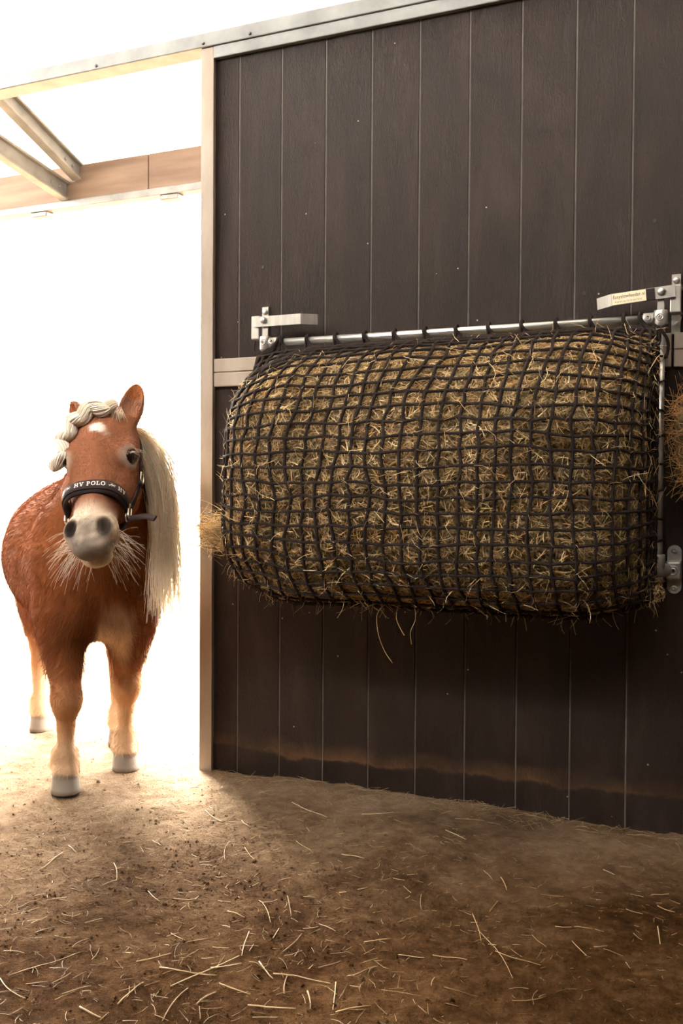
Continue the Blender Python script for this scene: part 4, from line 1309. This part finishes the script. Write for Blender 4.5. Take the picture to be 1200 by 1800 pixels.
pts = cb + 0.006 * nrm(np.array([0, -0.4, 1])) + 0.0105 * (np.cos(a)[:, None] * n1_ + np.sin(a)[:, None] * n2_)
tube_obj('hair_tie', from_head(pts), 0.0022, M['rubber'], braid, 6)
# loose wisps by the ear and at the parting
nB = 60
root = np.stack([rng.uniform(-0.01, 0.01, nB), rng.uniform(0.03, 0.062, nB), rng.uniform(-0.03, -0.01, nB)], -1)
k_ = np.linspace(0, 1, 6)[None, :, None]
Lb = rng.uniform(0.02, 0.055, (nB, 1, 1))
dw = nrm(np.array([0.9, 0.1, 0.45]) + rng.normal(0, 0.25, (nB, 3)))
Pb = root[:, None] + dw[:, None] * k_ * Lb + np.array([0.2, 0, -0.35]) * k_ ** 2 * Lb
o = strand_obj('wisps', from_head(Pb.reshape(-1, 3)).reshape(Pb.shape), np.full(nB, 0.0006), M['fur'], np.tile([0.82, 0.72, 0.58], (nB, 1)))
o.parent = braid; o['kind'] = 'stuff'

# ------------------------------------------------------------------ halter
halter = empty('halter', PONY_LOC, PONY_RZ)
tag(halter, 'dark brown padded head collar with white lettering worn by the pony', 'halter')
NB_X = 0.268
def nose_ring(a, off=0.0):
    # loop round the nose in the head frame; a = 0 on the bridge, growing towards its left
    sy, sz = np.sin(a), np.cos(a)
    ry = 0.079 + off; rz = 0.067 + off
    e = 2 / 2.5
    y = ry * np.sign(sy) * np.abs(sy) ** e; z = -0.070 + rz * np.sign(sz) * np.abs(sz) ** e
    x = NB_X + 0.030 * (1 - np.cos(a)) * 0.5 + 0 * a
    return np.stack([x, y - 0.004, z], -1)
def band(name, path, wdir, width, thick, mat, parent, closed=False, bulge=0.25):
    """webbing: a flat, slightly rounded strip following path (head frame)"""
    path = np.asarray(path, float); n = len(path)
    T = np.empty_like(path); T[1:-1] = path[2:] - path[:-2]; T[0] = path[1] - path[0]; T[-1] = path[-1] - path[-2]
    if closed: T[0] = T[-1] = path[1] - path[-2]
    T = nrm(T)
    W = np.broadcast_to(np.asarray(wdir, float), path.shape); W = nrm(W - T * (W * T).sum(1, keepdims=True))
    Nn = np.cross(T, W)
    prof = [(-0.5, 0.0), (-0.46, 0.5), (-0.2, 0.5 + bulge), (0.2, 0.5 + bulge), (0.46, 0.5), (0.5, 0.0), (0.46, -0.5), (-0.46, -0.5)]
    ring = np.stack([path + W * (w * width) + Nn * (t * thick) for w, t in prof], 1)
    S = len(prof)
    Vb = from_head(ring.reshape(-1, 3))
    b = np.arange(n - 1)[:, None] * S; s = np.arange(S)[None]; s2 = (s + 1) % S
    Fb = np.stack([b + s, b + s2, b + S + s2, b + S + s], -1).reshape(-1, 4)
    if not closed:
        caps = []
        for base in (0, (n - 1) * S):
            caps += [(base + 0, base + 1, base + 6, base + 7), (base + 1, base + 2, base + 3, base + 4), (base + 1, base + 4, base + 5, base + 6)]
        Fb = np.concatenate([Fb, np.array(caps)])
    return np_mesh(name, Vb, Fb, mat, parent, None, True), Nn
aa = np.linspace(-1.75, 1.75, 49)
pad, _ = band('noseband_padding', nose_ring(aa, 0.003) + np.array([0.0045, 0, 0]), (1, 0, 0), 0.043, 0.008, M['pad'], halter)
nbnd, nb_n = band('noseband', nose_ring(aa, 0.0085), (1, 0, 0), 0.030, 0.004, M['strap'], halter)
# chin part of the noseband
ab = np.linspace(1.85, 2 * np.pi - 1.85, 33)
band('chin_strap', nose_ring(ab, 0.004) + np.array([0.028, 0, 0]), (1, 0, 0), 0.020, 0.0035, M['strap'], halter)

# lettering printed on the noseband: strokes with slab serifs, laid on the curved band
def rect(x0, y0, x1, y1): return [(x0, y0), (x1, y0), (x1, y1), (x0, y1)]
def glyph(ch):
    g = []; s = 0.13; th_ = 0.19
    if ch == 'H':
        w = 0.95
        g += [rect(0.10, 0, 0.10 + th_, 1), rect(w - 0.10 - th_, 0, w - 0.10, 1), rect(0.2, 0.44, w - 0.2, 0.57)]
        for x in (0.0, w - 0.40): g += [rect(x, 0, x + 0.40, s), rect(x, 1 - s, x + 0.40, 1)]
    elif ch == 'V':
        w = 0.95
        g += [[(0.40, 0), (0.55, 0), (0.29, 1), (0.09, 1)], [(0.42, 0), (0.55, 0), (0.86, 1), (0.71, 1)], rect(0, 1 - s, 0.40, 1), rect(0.58, 1 - s, w, 1)]
    elif ch == 'P':
        w = 0.75
        g += [rect(0.10, 0, 0.10 + th_, 1), rect(0, 0, 0.42, s), rect(0, 1 - s, 0.2, 1)]
        a_ = np.linspace(-np.pi / 2, np.pi / 2, 9)
        for k in range(8):
            f = lambda r, t: (0.34 + r * 1.25 * math.cos(t), 0.71 + r * math.sin(t))
            g.append([f(0.29, a_[k]), f(0.29, a_[k + 1]), f(0.15, a_[k + 1]), f(0.15, a_[k])])
        g += [rect(0.2, 0.42, 0.35, 0.55), rect(0.2, 0.87, 0.35, 1)]
    elif ch == 'O':
        w = 0.92
        a_ = np.linspace(0, 2 * np.pi, 21)
        for k in range(20):
            f = lambda r, t: (0.46 + (0.46 if r else 0.27) * math.cos(t), 0.5 + (0.52 if r else 0.38) * math.sin(t))
            g.append([f(1, a_[k]), f(1, a_[k + 1]), f(0, a_[k + 1]), f(0, a_[k])])
    elif ch == 'L':
        w = 0.72
        g += [rect(0.10, 0, 0.10 + th_, 1), rect(0, 0, w, s), rect(0, 1 - s, 0.42, 1), rect(w - 0.13, 0, w, 0.36)]
    elif ch == '*':                                  # small galloping-rider mark
        w = 1.9
        for a0, a1, t in (((0.05, 0.30), (0.55, 0.55), .11), ((0.5, 0.52), (1.25, 0.58), .20), ((1.25, 0.58), (1.65, 0.85), .12), ((1.62, 0.84), (1.85, 0.70), .10),
                          ((0.55, 0.5), (0.25, 0.05), .08), ((0.75, 0.5), (0.95, 0.02), .08), ((1.15, 0.52), (1.55, 0.18), .08), ((1.2, 0.52), (1.75, 0.40), .08),
                          ((0.85, 0.6), (1.0, 1.0), .15), ((0.95, 0.9), (0.55, 1.02), .06)):
            a0, a1 = np.array(a0), np.array(a1); nn_ = np.array([-(a1 - a0)[1], (a1 - a0)[0]]) / np.linalg.norm(a1 - a0) * t / 2
            g.append([tuple(a0 - nn_), tuple(a1 - nn_), tuple(a1 + nn_), tuple(a0 + nn_)])
    else:
        w = 0.30
    return g, w
ring_pts = nose_ring(np.linspace(-1.75, 1.75, 400), 0.0085)
rs_ = arc(ring_pts); rs_ -= np.interp(0.0, np.linspace(-1.75, 1.75, 400), rs_)
def on_band(x, y):
    a = np.interp(x, rs_, np.linspace(-1.75, 1.75, 400))
    p = nose_ring(np.array([a]), 0.0085)[0]; c2 = nose_ring(np.array([a]), 0.0085 + 0.01)[0]
    n_ = nrm(c2 - p)
    return p + n_ * 0.0037 + np.array([-y, 0, 0])
def word(name, txt, x0, size, centre=False):
    vs = []; fs = []
    ws = [glyph(c)[1] + 0.16 for c in txt]
    x = x0 - (sum(ws) * size / 2 if centre else 0)
    for c, w in zip(txt, ws):
        for quad in glyph(c)[0]:
            b = len(vs)
            for (gx_, gy_) in quad:
                vs.append(on_band(x + gx_ * size, (gy_ - 0.5) * size + 0.001))
            fs.append((b, b + 1, b + 2, b + 3))
        x += w * size
    o = np_mesh(name, from_head(np.array(vs)), np.array(fs), M['print_white'], nbnd)
    return o, x
sz = 0.0128
_, x = word('lettering', 'HV POLO', 0.004, sz, True)
_, x = word('rider_mark', '*', x + 0.006, sz * 0.8)
word('lettering', 'HV', x + 0.006, sz)
x = 0.004 - sum(glyph(c)[1] + 0.16 for c in 'HV POLO') * sz / 2
word('rider_mark', '*', x - 0.031, sz * 0.8)
word('lettering', 'POLO', x - 0.031 - 0.055, sz)

def wire_loop(name, pts, r, mat, parent):
    pts = np.asarray(pts, float)
    tube_obj(name, from_head(pts), r, mat, parent, 8)
for s, nm in ((1, 'l'), (-1, 'r')):
    # square ring joining noseband, cheek strap and chin strap
    e0 = nose_ring(np.array([s * 1.75]), 0.0075)[0]
    cx, cy, cz = e0 + np.array([0.016, s * 0.002, -0.004])
    a = np.linspace(0, 2 * np.pi, 25)
    sq = 2 / 5.0
    pts = np.stack([cx + 0.021 * np.sign(np.cos(a)) * np.abs(np.cos(a)) ** sq, cy + 0.004 * np.cos(a) * s * 0.0 + 0 * a, cz + 0.0125 * np.sign(np.sin(a)) * np.abs(np.sin(a)) ** sq], -1)
    wire_loop('side_ring', pts, 0.0026, M['brass'], halter)
    # cheek strap up to the crown
    pc = catmull(np.array([(cx - 0.018, cy + s * 0.001, cz - 0.006), (0.22, s * 0.094, -0.115), (0.165, s * 0.098, -0.120), (0.10, s * 0.096, -0.115), (0.05, s * 0.092, -0.112), (0.005, s * 0.070, -0.118)]), 6)
    cs, _ = band('cheek_strap', pc, (0, 0, 1), 0.019, 0.0035, M['strap'], halter)
    # buckle on the cheek strap
    b0 = np.array([0.172, s * 0.1025, -0.119])
    a = np.linspace(0, 2 * np.pi, 21)
    pts = np.stack([b0[0] + 0.014 * np.sign(np.cos(a)) * np.abs(np.cos(a)) ** 0.4, b0[1] + 0 * a, b0[2] + 0.0135 * np.sign(np.sin(a)) * np.abs(np.sin(a)) ** 0.4], -1)
    wire_loop('buckle', pts, 0.0022, M['brass'], cs)
    band('keeper', np.array([(0.196, s * 0.101, -0.132), (0.197, s * 0.104, -0.118), (0.197, s * 0.101, -0.104)]), (1, 0, 0), 0.010, 0.003, M['strap'], halter)
    # throat strap under the jaw
    pt_ = catmull(np.array([(cx + 0.018, cy, cz - 0.004), (0.32, s * 0.060, -0.135), (0.325, s * 0.03, -0.152), (0.325, 0.0, -0.156)]), 6)
    band('jaw_strap', pt_, (1, 0, 0.3), 0.017, 0.0035, M['strap'], halter)
# crown strap behind the ears
a = np.linspace(-1, 1, 21)
band('crown_strap', np.stack([0.005 - 0.030 * (1 - a * a), 0.072 * a, -0.118 + 0.022 * (1 - a * a)], -1), (0.3, 0, 1), 0.020, 0.004, M['strap'], halter)
# loose strap end sticking out at the pony's left
e0 = np.array([0.318, 0.070, -0.100])
pe = catmull(np.array([e0, e0 + (0.008, 0.030, 0.012), e0 + (0.012, 0.062, 0.020), e0 + (0.026, 0.092, 0.026)]), 6)
band('strap_end', pe, (1, 0, 0.15), 0.0185, 0.004, M['strap'], halter)
wire_loop('strap_buckle', np.stack([e0[0] + 0.011 * np.cos(np.linspace(0, 2 * np.pi, 17)), e0[1] + 0 * np.linspace(0, 1, 17) + 0.006, e0[2] + 0.006 + 0.011 * np.sin(np.linspace(0, 2 * np.pi, 17))], -1), 0.002, M['brass'], halter)

# ------------------------------------------------------------------ straw and chaff on the floor
STALK = np.array([(0.52, 0.36, 0.185), (0.40, 0.26, 0.12), (0.60, 0.45, 0.27), (0.30, 0.18, 0.08)])
long_stalks = [  # start x, y - end x, y on the floor
    (0.436, -0.209, 0.585, -0.287, 0.0013),
    (0.659, -0.221, 0.740, -0.182, 0.0016),
    (0.702, -0.310, 0.741, -0.256, 0.0010),
    (0.916, -0.258, 0.984, -0.301, 0.0016),
    (0.996, -0.671, 1.023, -0.745, 0.0011),
    (0.681, -0.846, 0.759, -0.937, 0.0012),
    (0.731, -0.806, 0.788, -0.899, 0.0015),
    (0.842, -1.045, 0.844, -0.962, 0.0018),
    (0.427, -1.339, 0.481, -1.203, 0.0019),
    (0.418, -1.351, 0.514, -1.391, 0.0014),
    (0.676, -1.343, 0.675, -1.266, 0.0021),
    (0.866, -1.125, 0.980, -1.119, 0.0019),
    (0.990, -1.115, 1.024, -1.202, 0.0017),
    (0.671, -1.209, 0.775, -1.177, 0.0022),
    (0.726, -1.254, 0.777, -1.097, 0.0017),
    (0.781, -1.094, 0.745, -1.002, 0.0018),
    (1.159, -0.780, 1.278, -0.962, 0.0010),
    (1.269, -0.772, 1.308, -0.817, 0.0012),
    (1.217, -0.860, 1.314, -0.892, 0.0010),
    (1.350, -0.776, 1.387, -0.825, 0.0011),
    (1.495, -0.623, 1.509, -0.702, 0.0014),
    (1.128, -0.718, 1.179, -0.828, 0.0011),
    (1.066, -0.022, 1.142, -0.040, 0.0012),
    (1.083, -0.476, 1.120, -0.534, 0.0016),
    (0.123, -0.907, 0.098, -0.795, 0.0016),
    (0.493, -0.672, 0.441, -0.567, 0.0014),
    (0.248, -0.788, 0.320, -0.873, 0.0013),
    (0.496, -0.585, 0.560, -0.641, 0.0011),
    (1.074, -1.103, 1.146, -1.092, 0.0010),
    (0.954, -1.159, 0.989, -1.219, 0.0024),
    (0.779, -1.357, 0.760, -1.250, 0.0019),
    (1.055, -0.967, 1.104, -0.957, 0.0010),
    (0.886, -1.256, 0.966, -1.229, 0.0020),
    (0.503, -0.912, 0.552, -0.896, 0.0014),
    (0.238, -0.360, 0.351, -0.440, 0.0013),
    (1.133, -0.509, 1.161, -0.562, 0.0015),
    (1.176, -0.544, 1.184, -0.511, 0.0009),
    (1.481, -0.504, 1.518, -0.520, 0.0013),
    (1.304, -0.718, 1.377, -0.707, 0.0012),
    (1.413, -0.789, 1.451, -0.792, 0.0009),
    (1.340, -0.355, 1.369, -0.372, 0.0013),
    (1.462, -0.452, 1.496, -0.422, 0.0015),
    (0.195, -0.683, 0.222, -0.647, 0.0013),
    (0.071, -0.741, 0.124, -0.774, 0.0011),
    (0.411, -1.100, 0.430, -1.067, 0.0015),
    (0.661, -1.098, 0.683, -1.060, 0.0019),
    (0.800, -1.208, 0.866, -1.211, 0.0019),
    (0.823, -1.101, 0.873, -1.139, 0.0021),
    (0.935, -1.073, 0.965, -1.035, 0.0015),
    (1.002, -1.091, 1.033, -1.028, 0.0022),
    (0.921, -1.185, 0.894, -1.122, 0.0021),
    (0.751, -1.159, 0.795, -1.119, 0.0022),
    (0.612, -1.199, 0.658, -1.152, 0.0016),
    (0.352, -1.186, 0.362, -1.138, 0.0015),
    (0.224, -1.093, 0.247, -1.049, 0.0010),
    (0.563, -1.352, 0.590, -1.306, 0.0014),
    (0.623, -1.379, 0.682, -1.392, 0.0022),
    (0.806, -1.293, 0.811, -1.237, 0.0023),
    (0.976, -0.950, 1.018, -0.903, 0.0015),
    (1.115, -0.939, 1.182, -0.934, 0.0012),
    (1.000, -0.824, 1.030, -0.786, 0.0011),
    (0.856, -0.907, 0.904, -0.928, 0.0009),
    (0.908, -0.150, 0.987, -0.144, 0.0014),
    (1.219, -0.080, 1.294, -0.079, 0.0014),
    (0.732, -0.518, 0.795, -0.522, 0.0015),
    (0.594, -0.494, 0.668, -0.548, 0.0011),
    (0.381, -0.400, 0.436, -0.450, 0.0011),
    (0.424, -0.897, 0.484, -0.938, 0.0013),
    (0.311, -0.914, 0.320, -0.873, 0.0015),
    (0.649, -0.926, 0.699, -0.940, 0.0016),
    (0.801, -1.004, 0.787, -0.953, 0.0015),
    (0.602, -1.069, 0.649, -1.090, 0.0012),
    (1.157, -0.688, 1.157, -0.622, 0.0015),
    (1.239, -0.567, 1.289, -0.561, 0.0012),
    (1.423, -0.564, 1.460, -0.578, 0.0013),
    (1.177, -1.056, 1.238, -1.049, 0.0009),
    (1.298, -1.043, 1.349, -0.998, 0.0014),
    (1.033, -1.209, 1.079, -1.166, 0.0023)
]
def stalk(x0, y0, x1, y1, r, bend):
    n = 6
    t = np.linspace(0, 1, n)
    dx, dy = x1 - x0, y1 - y0; L = math.hypot(dx, dy)
    px = x0 + dx * t - dy * bend * np.sin(np.pi * t); py = y0 + dy * t + dx * bend * np.sin(np.pi * t)
    pz = ground(px, py)
    pz = np.maximum(np.maximum(pz, np.interp(t, [0, 1], [pz[0], pz[-1]]) - 0.004), pz) + r + 0.0005
    pz = 0.5 * pz + 0.5 * np.convolve(np.pad(pz, 1, 'edge'), [0.25, 0.5, 0.25], 'valid') + 0.0008
    rad = r * np.linspace(1, 0.75, n)
    c = STALK[rng.integers(0, 4)] * rng.uniform(0.85, 1.1)
    o = tube_obj('straw_stalk', np.stack([px, py, pz], -1), rad, M['chaff'], None, 6, None, c)
    return tag(o, 'pale dry straw stalk lying loose on the soil floor', 'straw', 'straw stalks strewn over the floor')
NAMED = {8: 'longest pale straw stalk, at the left edge of the foreground floor', 16: 'long thin straw stalk on the darker floor below the right of the net'}
for k, (x0, y0, x1, y1, r) in enumerate(long_stalks):
    o = stalk(x0, y0, x1, y1, r * 0.72, rng.normal(0, 0.035))
    if k in NAMED: o['label'] = NAMED[k]
# finer chaff, trodden in
def scatter(n, name, Lr, rr, region, tone=1.0, lift=0.0):
    x, y = region(n)
    L = rng.uniform(*Lr, len(x)); th = rng.uniform(0, 2 * np.pi, len(x))
    K = 4
    s = np.linspace(-0.5, 0.5, K)[None]
    b = rng.normal(0, 0.25, (len(x), 1))
    px = x[:, None] + (np.cos(th)[:, None] * s - np.sin(th)[:, None] * b * (s * s)) * L[:, None]
    py = y[:, None] + (np.sin(th)[:, None] * s + np.cos(th)[:, None] * b * (s * s)) * L[:, None]
    r = rng.uniform(*rr, len(x))
    tilt = np.abs(rng.normal(0, 0.10, (len(x), 1)))
    pz = ground(px, py) + r[:, None] * 0.6 + (s + 0.5) * L[:, None] * tilt + lift * rng.uniform(0, 1, (len(x), 1))
    c = STALK[rng.integers(0, 4, len(x))] * rng.uniform(0.6, 1.1, (len(x), 1)) * tone
    o = strand_obj(name, np.stack([px, py, pz], -1), r, M['chaff'], c)
    return o
def region_all(n):
    x = rng.uniform(-1.6, 2.9, n); y = rng.uniform(-2.55, -0.01, n)
    return x, y
def region_left(n):
    # thickest drift of straw: the middle of the floor in front of the camera
    x = rng.normal(0.72, 0.42, n); y = rng.normal(-1.36, 0.26, n)
    k = y < -0.05
    return x[k], y[k]
def region_door(n):
    x = rng.normal(0.55, 0.40, n); y = rng.normal(-0.55, 0.35, n)
    k = y < -0.02
    return x[k], y[k]
def region_foot(n):
    return rng.uniform(0.06, 2.0, n), -np.abs(rng.normal(0, 0.05, n)) - 0.012
o = scatter(9000, 'chaff', (0.003, 0.020), (0.0003, 0.0007), region_all, 0.75)
tag(o, 'fine chaff trodden into the whole soil floor', 'chaff', kind='stuff')
o = scatter(750, 'straw_litter', (0.010, 0.045), (0.0005, 0.0011), region_left, 0.8, 0.004)
tag(o, 'thicker drift of pale broken straw in the foreground of the floor', 'straw', kind='stuff')
o = scatter(700, 'straw_bits', (0.008, 0.035), (0.0005, 0.0010), region_door, 0.95)
tag(o, 'short straw bits scattered near the doorway on the floor', 'straw', kind='stuff')
o = scatter(420, 'hay_litter', (0.02, 0.06), (0.0005, 0.0009), region_foot, 0.9, 0.006)
tag(o, 'dropped hay gathered along the foot of the plank wall', 'hay', kind='stuff')
# crumbs of soil
nC = 16000
x = np.concatenate([rng.uniform(-1.5, 2.7, nC // 2), rng.normal(0.6, 0.5, nC - nC // 2)]); y = np.concatenate([rng.uniform(-2.4, 0.3, nC // 2), rng.normal(-0.75, 0.35, nC - nC // 2)])
k = (y < -0.01) | (x < -0.03)
x, y = x[k], y[k]; nC = len(x)
octa = np.array([(1, 0, 0), (-1, 0, 0), (0, 1, 0), (0, -1, 0), (0, 0, 1), (0, 0, -1)], float)
of = np.array([(0, 2, 4), (2, 1, 4), (1, 3, 4), (3, 0, 4), (2, 0, 5), (1, 2, 5), (3, 1, 5), (0, 3, 5)])
rad = np.exp(rng.normal(math.log(0.0015), 0.5, nC))
Vc = octa[None] * rng.uniform(0.5, 1.2, (nC, 6, 1)) * rad[:, None, None]
rot = rng.uniform(0, 2 * np.pi, nC); c_, s_ = np.cos(rot)[:, None], np.sin(rot)[:, None]
Vc = np.stack([Vc[..., 0] * c_ - Vc[..., 1] * s_, Vc[..., 0] * s_ + Vc[..., 1] * c_, Vc[..., 2]], -1)
Vc += np.stack([x, y, ground(x, y) + rad * 0.25], -1)[:, None]
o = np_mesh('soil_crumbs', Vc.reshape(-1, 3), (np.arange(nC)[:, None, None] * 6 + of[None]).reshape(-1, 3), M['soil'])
tag(o, 'loose crumbs of brown soil strewn over the floor', 'soil', kind='stuff')
